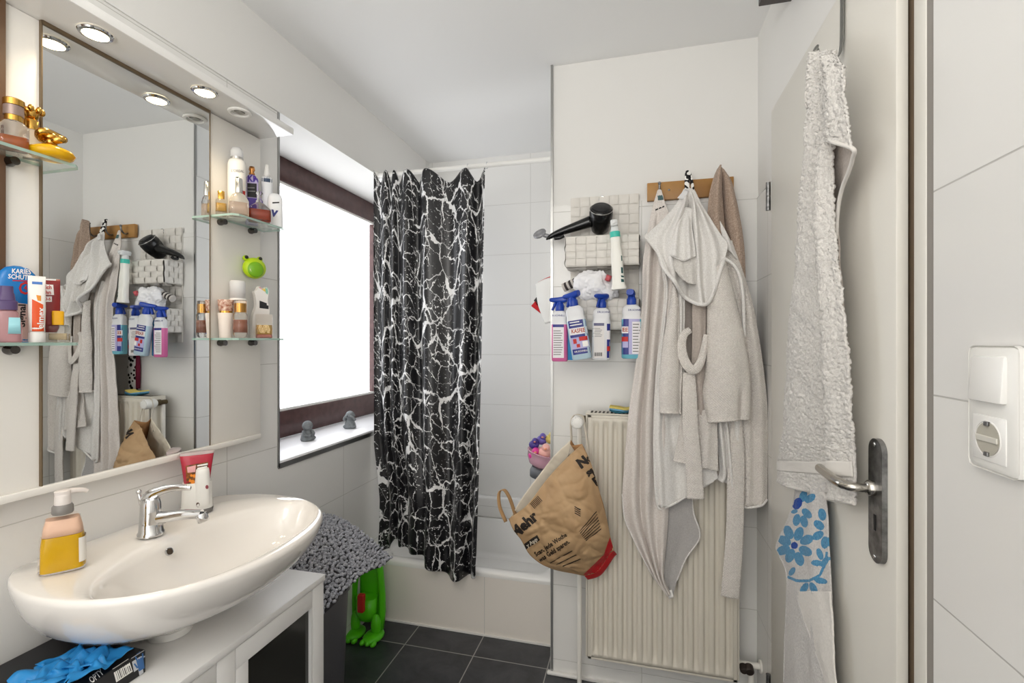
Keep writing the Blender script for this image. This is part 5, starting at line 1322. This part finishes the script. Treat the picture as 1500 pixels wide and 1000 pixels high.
# left front half, smooth inside turned out
rows = [RY(1.72, (966, 378), (972, 378), (980, 378), (990, 378)), RY(1.712, (974, 420), (981, 418), (988, 418), (994, 418)), RY(1.70, (971, 470), (978, 470), (986, 470), (996, 470)), RY(1.69, (964, 525), (974, 525), (986, 525), (1000, 525)), RY(1.685, (960, 590), (976, 590), (994, 590), (1012, 590)), RY(1.682, (957, 640), (976, 640), (1000, 640), (1030, 640)),
        RY(1.680, (960, 690), (980, 690), (1010, 690), (1048, 685)), RY(1.682, (963, 739), (981, 741), (1010, 724), (1052, 700))]
fl_, ol_ = cloth('front_panel', rows, t_white, rb_, folds((.12, .12, .08, .010, 0), (.45, .5, .12, -.012, .5), (.8, .7, .15, .008, .5)), 60, 130)
piping([fl_(0, v) for v in (.02, .15, .3, .45, .6, .8, 1)] + [fl_(u, 1) for u in (.3, .6, .95)], .0038, t_white, rb_, 'hem', 70)
# waffle corner of the right front hanging under the sleeve
rows = [RY(1.672, (998, 600), (1015, 600), (1032, 600), (1050, 600)), RY(1.668, (993, 640), (1012, 640), (1032, 640), (1051, 640)), RY(1.665, (986, 674), (1008, 678), (1030, 684), (1052, 688))]
fw, _o = cloth('front_corner', rows, t_waf, rb_, folds((.3, .3, .12, .006, 0), (.75, .7, .12, .008, 0)), 40, 40)
piping([fw(u, 1) for u in (0, .3, .6, 1)], .004, t_waf, rb_, 'hem')
# folds seen below the right cuff
rows = [RY(1.69, (1046, 600), (1056, 600), (1066, 600), (1088, 600)), RY(1.69, (1050, 640), (1060, 640), (1070, 640), (1087, 640)), RY(1.692, (1054, 690), (1064, 692), (1074, 694), (1087, 696)), RY(1.695, (1046, 700), (1062, 706), (1076, 716), (1087, 722))]
cloth('inner_fold', rows, t_white, rb_, folds((.2, .2, .1, .014, 0), (.5, .55, .08, .016, 0), (.85, .85, .1, .01, 0)), 50, 50)
def sleeve(ptsL, ptsR, Y, m, bulge, disp):
    rows = []
    for (xl, yl, dy), (xr, yr, _) in zip(ptsL, ptsR):
        r = []
        for i in range(9):
            a = PI * i / 8; u = (1 - math.cos(a)) / 2
            r.append(P(xl + (xr - xl) * u, yl + (yr - yl) * u, Y=Y + dy - bulge * math.sin(a)))
        rows.append(r)
    f, o = cloth('sleeve', rows, m, rb_, disp, 70, 110)
    M().tube(curve([f(i / 10, 1) + V((0, 0, .002)) for i in range(11)] + [f(1 - i / 10, 1) + V((0, .02, .004)) for i in range(1, 10)], 60), .0045, 8).build('cuff', m, o)
    return f
sleeve([(1044, 395, .03), (1037, 440, .012), (1036, 495, .004), (1034, 545, 0), (1030, 575, 0), (1033, 602, 0), (1036, 618, 0)], [(1062, 380, .03), (1077, 440, .012), (1090, 495, .004), (1098, 545, 0), (1099.5, 575, 0), (1099, 602, 0), (1098, 614, 0)], 1.668, t_waf, .028, folds((.75, .7, .05, -.010, .55), (.2, .2, .1, .005, .2), (.5, .45, .16, .006, .3)))
sleeve([(986, 415, .02), (981, 450, .012), (972, 500, .006), (968, 540, 0), (966, 570, 0), (967, 592, 0), (968, 604, 0)], [(991, 425, .02), (994, 455, .012), (995, 505, .006), (999, 540, 0), (998, 570, 0), (997.5, 592, 0), (997, 606, 0)], 1.662, t_waf, .022, folds((.4, .4, .2, .005, .2), (.8, .8, .1, -.006, .1)))
# inner front edge strip between sleeves
cloth('lapel', [RY(1.69, (991, 425), (996, 425), (1003, 425)), RY(1.684, (992, 470), (997, 470), (1003, 470)), RY(1.68, (993, 520), (996, 520), (1001, 520))], t_white, rb_, folds((.5, .5, .2, .010, 0)), 16, 40)
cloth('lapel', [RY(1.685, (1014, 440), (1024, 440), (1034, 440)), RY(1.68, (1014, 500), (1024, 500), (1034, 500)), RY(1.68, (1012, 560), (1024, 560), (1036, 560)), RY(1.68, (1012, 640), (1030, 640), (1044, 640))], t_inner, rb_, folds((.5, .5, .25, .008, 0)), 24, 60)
# belt: loop and two ends
def ribbon(name, pts, ws, m, th=.006):
    c_ = [P(x, y, Y=Y) for x, y, Y in pts]; n = len(c_)
    def f(u, v):
        p = spl(c_, v); w = spl([V((a, 0, 0)) for a in ws], v).x
        t = spl(c_, min(1, v + .02)) - spl(c_, max(0, v - .02)); t.y = 0; t.normalize()
        s = V((t.z, 0, -t.x))
        return p + s * w * (u - .5) + V((0, -.005 * math.sin(PI * u), 0)) + V((0, .0015 * noise.noise(p * 60 + V((u * 3, 0, 0))), 0))
    return M().grid(f, 12, 90).build(name, m, rb_, world=True, solid=th, off=0)
ribbon('belt_loop', [(1011, 483, 1.675), (1002, 490, 1.668), (998, 505, 1.66), (1001, 524, 1.652), (1009, 538, 1.645), (1018, 541, 1.645), (1026, 530, 1.655), (1031, 512, 1.662), (1035, 490, 1.675)], (.018, .022, .026, .028, .028, .026, .022, .018, .016), t_waf)
ribbon('belt', [(1009, 545, 1.66), (1010, 580, 1.652), (1011, 620, 1.648), (1014, 660, 1.645), (1017, 695, 1.645), (1019, 730, 1.645)], (.036, .043, .046, .048, .049, .050), t_waf)
ribbon('belt', [(1078, 612, 1.685), (1079, 660, 1.682), (1078, 700, 1.68), (1077, 745, 1.678), (1075, 800, 1.676), (1072, 840, 1.676), (1069, 874, 1.676)], (.030, .044, .050, .050, .052, .053, .055), t_waf)
# hood
rows = [RY(1.775, (1001, 278), (1004, 276), (1008, 275), (1011, 276), (1015, 277), (1018, 280)),
        RY(1.755, (990, 300), (999, 297), (1007, 296), (1014, 297), (1021, 299), (1029, 302)),
        RY(1.735, (971, 322), (988, 322), (1003, 322), (1016, 322), (1029, 322), (1042, 322)),
        RY(1.715, (948, 344), (976, 350), (1000, 352), (1018, 352), (1038, 350), (1056, 344)),
        RY(1.70, (950, 352), (978, 378), (1002, 384), (1020, 384), (1042, 376), (1066, 358)),
        RY(1.688, (965, 372), (984, 402), (1004, 414), (1022, 416), (1040, 402), (1062, 378)),
        RY(1.675, (985, 412), (994, 424), (1008, 436), (1024, 442), (1037, 436), (1051, 408))]
rows[-1] = RY(1.668, (972, 392), (987, 414), (1004, 435), (1026, 447), (1041, 436), (1060, 381))
fh, oh = cloth('hood', rows, t_white, rb_, folds((.30, .20, .05, .026, .02), (.46, .46, .05, -.018, .05), (.62, .60, .05, .026, .02), (.80, .84, .07, .018, .1), (.1, .1, .07, .012, .2)), 110, 110)
piping([fh(0, .5), fh(0, .58), fh(0, .68), fh(0, .82), fh(0, 1), fh(.2, 1), fh(.4, 1), fh(.6, 1), fh(.8, 1), fh(1, 1)], .0065, t_white, rb_, 'hood_edge', 90)
rows = [RY(1.738, (999, 305), (1003, 304), (1008, 304), (1013, 306)), RY(1.70, (986, 335), (995, 335), (1006, 335), (1014, 334)), RY(1.672, (982, 362), (993, 365), (1006, 366), (1018, 362)), RY(1.662, (981, 372), (993, 379), (1006, 381), (1019, 374))]
fhf, _o = cloth('hood_fold', rows, t_white, rb_, folds((.25, .2, .12, .012, .1), (.7, .75, .12, .014, .1)), 50, 60)
piping([fhf(u, 1) for u in (0, .3, .6, 1)], .003, t_white, _o, 'hem')
rows = [RY(1.676, (984, 372), (995, 378), (1008, 380), (1019, 374)), RY(1.664, (986, 390), (997, 399), (1009, 403), (1020, 398)), RY(1.662, (993, 402), (1002, 411), (1011, 416), (1020, 416))]
cloth('hood_lining', rows, t_fluff, rb_, folds((.35, .4, .15, .006, 0), (.75, .75, .15, .008, 0)), 50, 50)
rows = [RY(1.745, (1048, 318), (1054, 325), (1058, 333)), RY(1.735, (1056, 338), (1064, 345), (1070, 354)), RY(1.722, (1060, 362), (1070, 370), (1080, 380))]
cloth('shoulder', rows, t_white, rb_, folds((.5, .5, .3, .006, 0)), 20, 30)
cow = mat('cow_print', (236, 234, 230), .85); nt = cow.node_tree
vo = nt.nodes.new('ShaderNodeTexNoise'); vo.inputs['Scale'].default_value = 75; vo.inputs['Detail'].default_value = 0; tc = [n for n in nt.nodes if n.type == 'TEX_COORD'][0]; nt.links.new(tc.outputs['Object'], vo.inputs['Vector'])
rp = nt.nodes.new('ShaderNodeValToRGB'); rp.color_ramp.interpolation = 'CONSTANT'; rp.color_ramp.elements[0].color = lin((24, 22, 24)); rp.color_ramp.elements[1].position = .47; rp.color_ramp.elements[1].color = lin((236, 234, 230))
nt.links.new(vo.outputs['Fac'], rp.inputs['Fac']); nt.links.new(rp.outputs['Color'], nt.nodes['Principled BSDF'].inputs['Base Color'])
p0, p1 = P(1010, 278, Y=1.775), P(1008, 251, Y=1.792)
M().tube(curve([p0 + V((-.008, 0, -.006)), p0.lerp(p1, .5) + V((-.006, -.004, 0)), p1 + V((0, 0, 0)), p0.lerp(p1, .5) + V((.009, .004, 0)), p0 + V((.012, .004, -.006))], 24), .0085, 10, flat=.6).build('hanging_loop', cow, rb_, world=True)
M().grid(patch([RY(1.755, (1003, 277), (1009, 279)), RY(1.742, (992, 290), (1004, 292))]), 4, 4).build('care_label', mat('label_cloth', (216, 216, 216), .7), rb_, world=True, solid=.0012)

# ---------------------------------------------------------------- door side
oh_ = thing('door_hook', 'grey metal hook hung over the top of the door', 'hook', P(1236, 3, X=DX))
gmet = mat('grey_hook_metal', (118, 118, 114), .4, .7)
y_ = P(1237, 10, X=DX).y
ctr = curve([(DX + .012, y_, 1.9735), (DX - .0035, y_, 1.9745), (DX - .004, y_, 1.96), (DX - .004, y_, 1.93), (DX - .006, y_, H + .575), (DX - .018, y_ + .002, H + .553), (DX - .036, y_ + .004, H + .556), (DX - .044, y_ + .005, H + .572), (DX - .046, y_ + .005, H + .580)], 40)
M().grid(lambda u, v: ctr[int(round(v * 40))] + V((0, (u - .5) * .016, 0)), 3, 40).build('strap', gmet, oh_, world=True, solid=.0018)
M().lathe([(.009, 0), (.009, .002), (.007, .003)], 24, AX(ctr[-1] + V((-.002, 0, .002)), (-1, -.2, .35))).build('tip', gmet, oh_, world=True)

NX = V((-1, 0, 0))
def fluff(*fs):
    base_ = folds(*fs)
    def d(u, v, p):
        return base_(u, v, p) + (.0050 * abs(noise.noise(p * 300)) + .0034 * noise.noise(p * 170)) * (0 if .895 < v < .945 else 1) + .002 * noise.noise(p * 30)
    return d
ft = thing('fluffy_towel', 'fluffy pale grey towel hanging from the door hook behind the lever', 'towel', P(1212, 72, X=.345))
def rx(y, X, xs, dx=None): return [P(x, y if not isinstance(y, (list, tuple)) else y[i], X=X + (dx[i] if dx else 0)) for i, x in enumerate(xs)]
rows = [rx(74, .346, (1199, 1204, 1210, 1217, 1224)), rx(100, .345, (1195, 1201, 1208, 1216, 1226)), rx(150, .345, (1192, 1199, 1207, 1215, 1224)), rx(205, .346, (1191, 1198, 1206, 1214, 1222)), rx(290, .349, (1180, 1190, 1201, 1212, 1223)), rx(376, .352, (1172, 1186, 1200, 1215, 1230)),
        rx(484, .356, (1159, 1179, 1200, 1221, 1242)), rx(560, .360, (1155, 1177, 1200, 1224, 1248)), rx(632, .365, (1151, 1175, 1200, 1226, 1253)), rx(676, .369, (1143, 1170, 1198, 1226, 1255)), rx((705, 713, 722, 731, 737), .371, (1142, 1168, 1198, 1228, 1256))]
fq, oq = cloth('towel', rows, t_fluff, ft, fluff((.25, .2, .16, .014, 0), (.55, .60, .10, -.014, .25), (.8, .82, .12, .016, .2)), 130, 420, NX, .005)
bandm = mat('woven_band', (212, 208, 202), .6, sheen=.2)
def bandf(v0, v1): return lambda u, v: fq(u, v0 + (v1 - v0) * v) + NX * .0042
M().grid(bandf(.90, .94), 60, 8).build('woven_band', bandm, ft, world=True, solid=.0008)
M().grid(lambda u, v: fq(.03 + u * .25, .165 + .05 * v) + NX * .004, 20, 8).build('woven_band', bandm, ft, world=True, solid=.0008)
piping([fq(u, 1) for u in (0, .25, .5, .75, 1)], .004, bandm, ft, 'hem', 40)
rows = [rx(80, .342, (1214, 1219, 1226)), rx(106, .340, (1213, 1226, 1238)), rx(150, .338, (1212, 1227, 1240)), rx(185, .338, (1212, 1228, 1243)), rx((203, 206, 218), .340, (1213, 1231, 1249))]
fz, _o = cloth('folded_corner', rows, t_fluff, ft, fluff((.4, .4, .3, .010, 0)), 50, 90, NX, .004)
piping([fz(u, 1) for u in (0, .3, .6, 1)] + [P(1249, 232, X=.346), P(1243, 252, X=.35), P(1233, 278, X=.354), P(1227, 310, X=.357), P(1225, 350, X=.36)], .0035, bandm, ft, 'hem', 60)
rows = [rx((204, 206, 216), .350, (1214, 1231, 1248)), rx(240, .355, (1214, 1230, 1246)), rx(285, .360, (1214, 1222, 1232)), rx(340, .363, (1216, 1222, 1228)), rx(460, .366, (1222, 1228, 1236))]
cloth('rear_fold', rows, t_inner, ft, folds((.5, .5, .3, -.004, 0)), 24, 60, NX, .003)

# flowered towel
def ell(px, py, cx, cy, a, b_, ang):
    c, s = math.cos(ang), math.sin(ang); x, y = px - cx, py - cy
    return ((x * c + y * s) / a) ** 2 + ((-x * s + y * c) / b_) ** 2 < 1
def seg(px, py, pts, w):
    for (x0, y0), (x1, y1) in zip(pts, pts[1:]):
        dx, dy = x1 - x0, y1 - y0; t = max(0, min(1, ((px - x0) * dx + (py - y0) * dy) / (dx * dx + dy * dy)))
        if math.hypot(px - x0 - t * dx, py - y0 - t * dy) < w: return True
    return False
ZX = lambda x, y: (1100 + x * .34, 660 + y * .34)
def petal(l, cx, cy, pts, a, b_): 
    for x, y in pts:
        X0, Y0 = ZX(x, y); l.append((X0, Y0, a, b_, math.atan2(Y0 - cy, X0 - cx)))
PET = []; c1 = ZX(190, 408)
petal(PET, *c1, [(165, 352), (209, 358), (243, 384), (238, 432), (211, 466), (172, 452), (142, 428), (147, 388)], 10.5, 6.8)
c2 = ZX(213, 240); petal(PET, *c2, [(200, 298), (232, 305), (244, 270), (258, 205), (228, 196)], 9, 5.5)
c3 = ZX(325, 345); petal(PET, *c3, [(296, 320), (292, 365), (310, 275), (322, 395)], 9, 6)
for x, y, a, b_, g_ in ((300, 445, 9, 4.5, 1.2), (288, 484, 9, 4.5, .1), (322, 478, 9, 4.5, -1.0), (233, 592, 9, 5, -1.0), (272, 592, 9.5, 5, 1.1), (304, 560, 10, 4.5, .2), (180, 520, 7, 4, -1.0), (190, 262, 5, 3, -.3)): PET.append((*ZX(x, y), a, b_, g_))
VINE = [ZX(*q) for q in ((165, 545), (200, 560), (255, 560), (300, 535), (322, 490), (330, 440))]
def bloom(p):
    x, y = proj(p)
    d = math.hypot(x - c1[0], y - c1[1])
    if d < 5.2: return 2
    if ell(x, y, *ZX(203, 228), 9, 6.5, -1.1): return 2
    for q in PET:
        if ell(x, y, *q): return 1
    if seg(x, y, VINE, 2.0): return 1
    return 0
fw_ = thing('flowered_towel', 'pale towel with blue flower border hanging below the fluffy towel on the door', 'towel', P(1190, 712, X=.38))
rows = [rx(704, .378, (1168, 1182, 1196, 1208)), rx(732, .378, (1165, 1180, 1196, 1210)), rx(760, .376, (1155, 1176, 1196, 1213)), rx(799, .374, (1138, 1166, 1192, 1214)), rx(838, .374, (1153, 1176, 1198, 1216)), rx(885, .375, (1152, 1176, 1198, 1218)), rx(945, .376, (1150, 1175, 1199, 1221)), rx(1010, .377, (1149, 1175, 1200, 1224)), rx(1080, .377, (1148, 1175, 1202, 1227)), rx(1150, .377, (1148, 1175, 1204, 1230))]
fF = patch(rows, folds((.25, .3, .15, .006, 0), (.7, .65, .15, .008, 0)), NX)
g = M(); g.grid(fF, 220, 560, mif=None)
for f in g.bm.faces:
    c = f.calc_center_median()
    if c.z > .55: f.material_index = bloom(c)
t_aqua = terry('flower_blue', (88, 148, 182), (62, 122, 164), 420, .4); t_royal = terry('flower_royal', (26, 74, 160), (20, 60, 140), 420, .4); t_flow = terry('flowered_ground', (208, 205, 202), (190, 187, 184), 420, .6)
g.build('towel', [t_flow, t_aqua, t_royal], fw_, world=True, solid=.003, off=0)
rows = [rx(866, .368, (1166, 1190, 1217)), rx(905, .367, (1178, 1198, 1219)), rx(950, .367, (1194, 1208, 1222)), rx(1000, .367, (1210, 1218, 1225)), rx(1050, .368, (1224, 1226, 1229))]
f2_, _o = cloth('front_flap', rows, terry('flap_weave', (224, 220, 214), (214, 210, 204), 600, .3), fw_, folds((.5, .5, .3, .003, 0)), 40, 70, NX, .003)
piping([f2_(0, v) for v in (0, .25, .5, .75, 1)], .0022, t_flow, fw_, 'hem')
piping([fF(0, v) for v in (.02, .15, .25, .33, .38, .45, .55, .7, .85, 1)], .0025, t_flow, fw_, 'hem', 60)

# switch and socket on the near wall
wx = RX_ - .005
sw = thing('switch_socket_plate', 'white double frame with rocker switch above a round power socket', 'light switch', (wx, .678, H - .078))
ys0, ys1, zs0, zs1 = .636, .719, H - .151, H - .005
box('frame', white_plastic, wx - .011, wx, ys0, ys1, zs0, zs1, sw, bev=.0085, world=True)
ivory = mat('switch_white', (233, 232, 229), .25)
zm = (zs0 + zs1) / 2
rk = M(); rk.box(wx - .017, wx - .008, .650, .705, zm + .008, zs1 - .012, .0025)
for v in rk.bm.verts:
    if v.co.x < wx - .012: v.co.x += .004 * (v.co.z - zm - .008) / .056 - .001
rk.build('rocker', ivory, sw, world=True, auto=40)
sk = M(); sk.box(wx - .0125, wx - .008, .650, .705, zs0 + .012, zm - .008, .002); so = sk.build('socket', ivory, sw, world=True, auto=40)
zc = (zs0 + zm) / 2 + .002
M().lathe([(.0215, .0), (.0205, .0008), (.0195, -.003), (.0185, -.004)], 40, AX((wx - .0125, .6775, zc), (-1, 0, 0)), cap=(0, 0)).build('socket_rim', ivory, so, auto=60)
M().lathe([(.0192, .0003), (.019, .0006)], 40, AX((wx - .0125, .6775, zc), (-1, 0, 0))).build('recess', mat('socket_grey', (176, 172, 160), .5), so)
M().box(wx - .0150, wx - .0128, .660, .695, zc - .0035, zc + .0035, .001).build('bridge', mat('socket_bridge', (204, 201, 192), .4), so)
for s in (-1, 1): M().box(wx - .0155, wx - .0125, .674, .681, zc + s * .0175 - .0025, zc + s * .0175 + .0025, .0008).build('earth_clip', steel, so)
# dark shelf above the door, top edge of the view
shp = P(1111, 10, Z=H + .93)
t = thing('wall_shelf', 'dark brown wooden shelf high above the door at the ceiling', 'shelf', (RX_, shp.y - .15, H + .95))
dkw = mat('dark_brown_shelf', (52, 42, 42), .4)
box('shelf_board', dkw, shp.x, RX_ - .001, shp.y - .30, shp.y, H + .93, H + .965, t, bev=.002, world=True)
box('side_board', dkw, shp.x, shp.x + .016, shp.y - .30, shp.y, H + .966, H + 1.0, t, bev=.002, world=True)
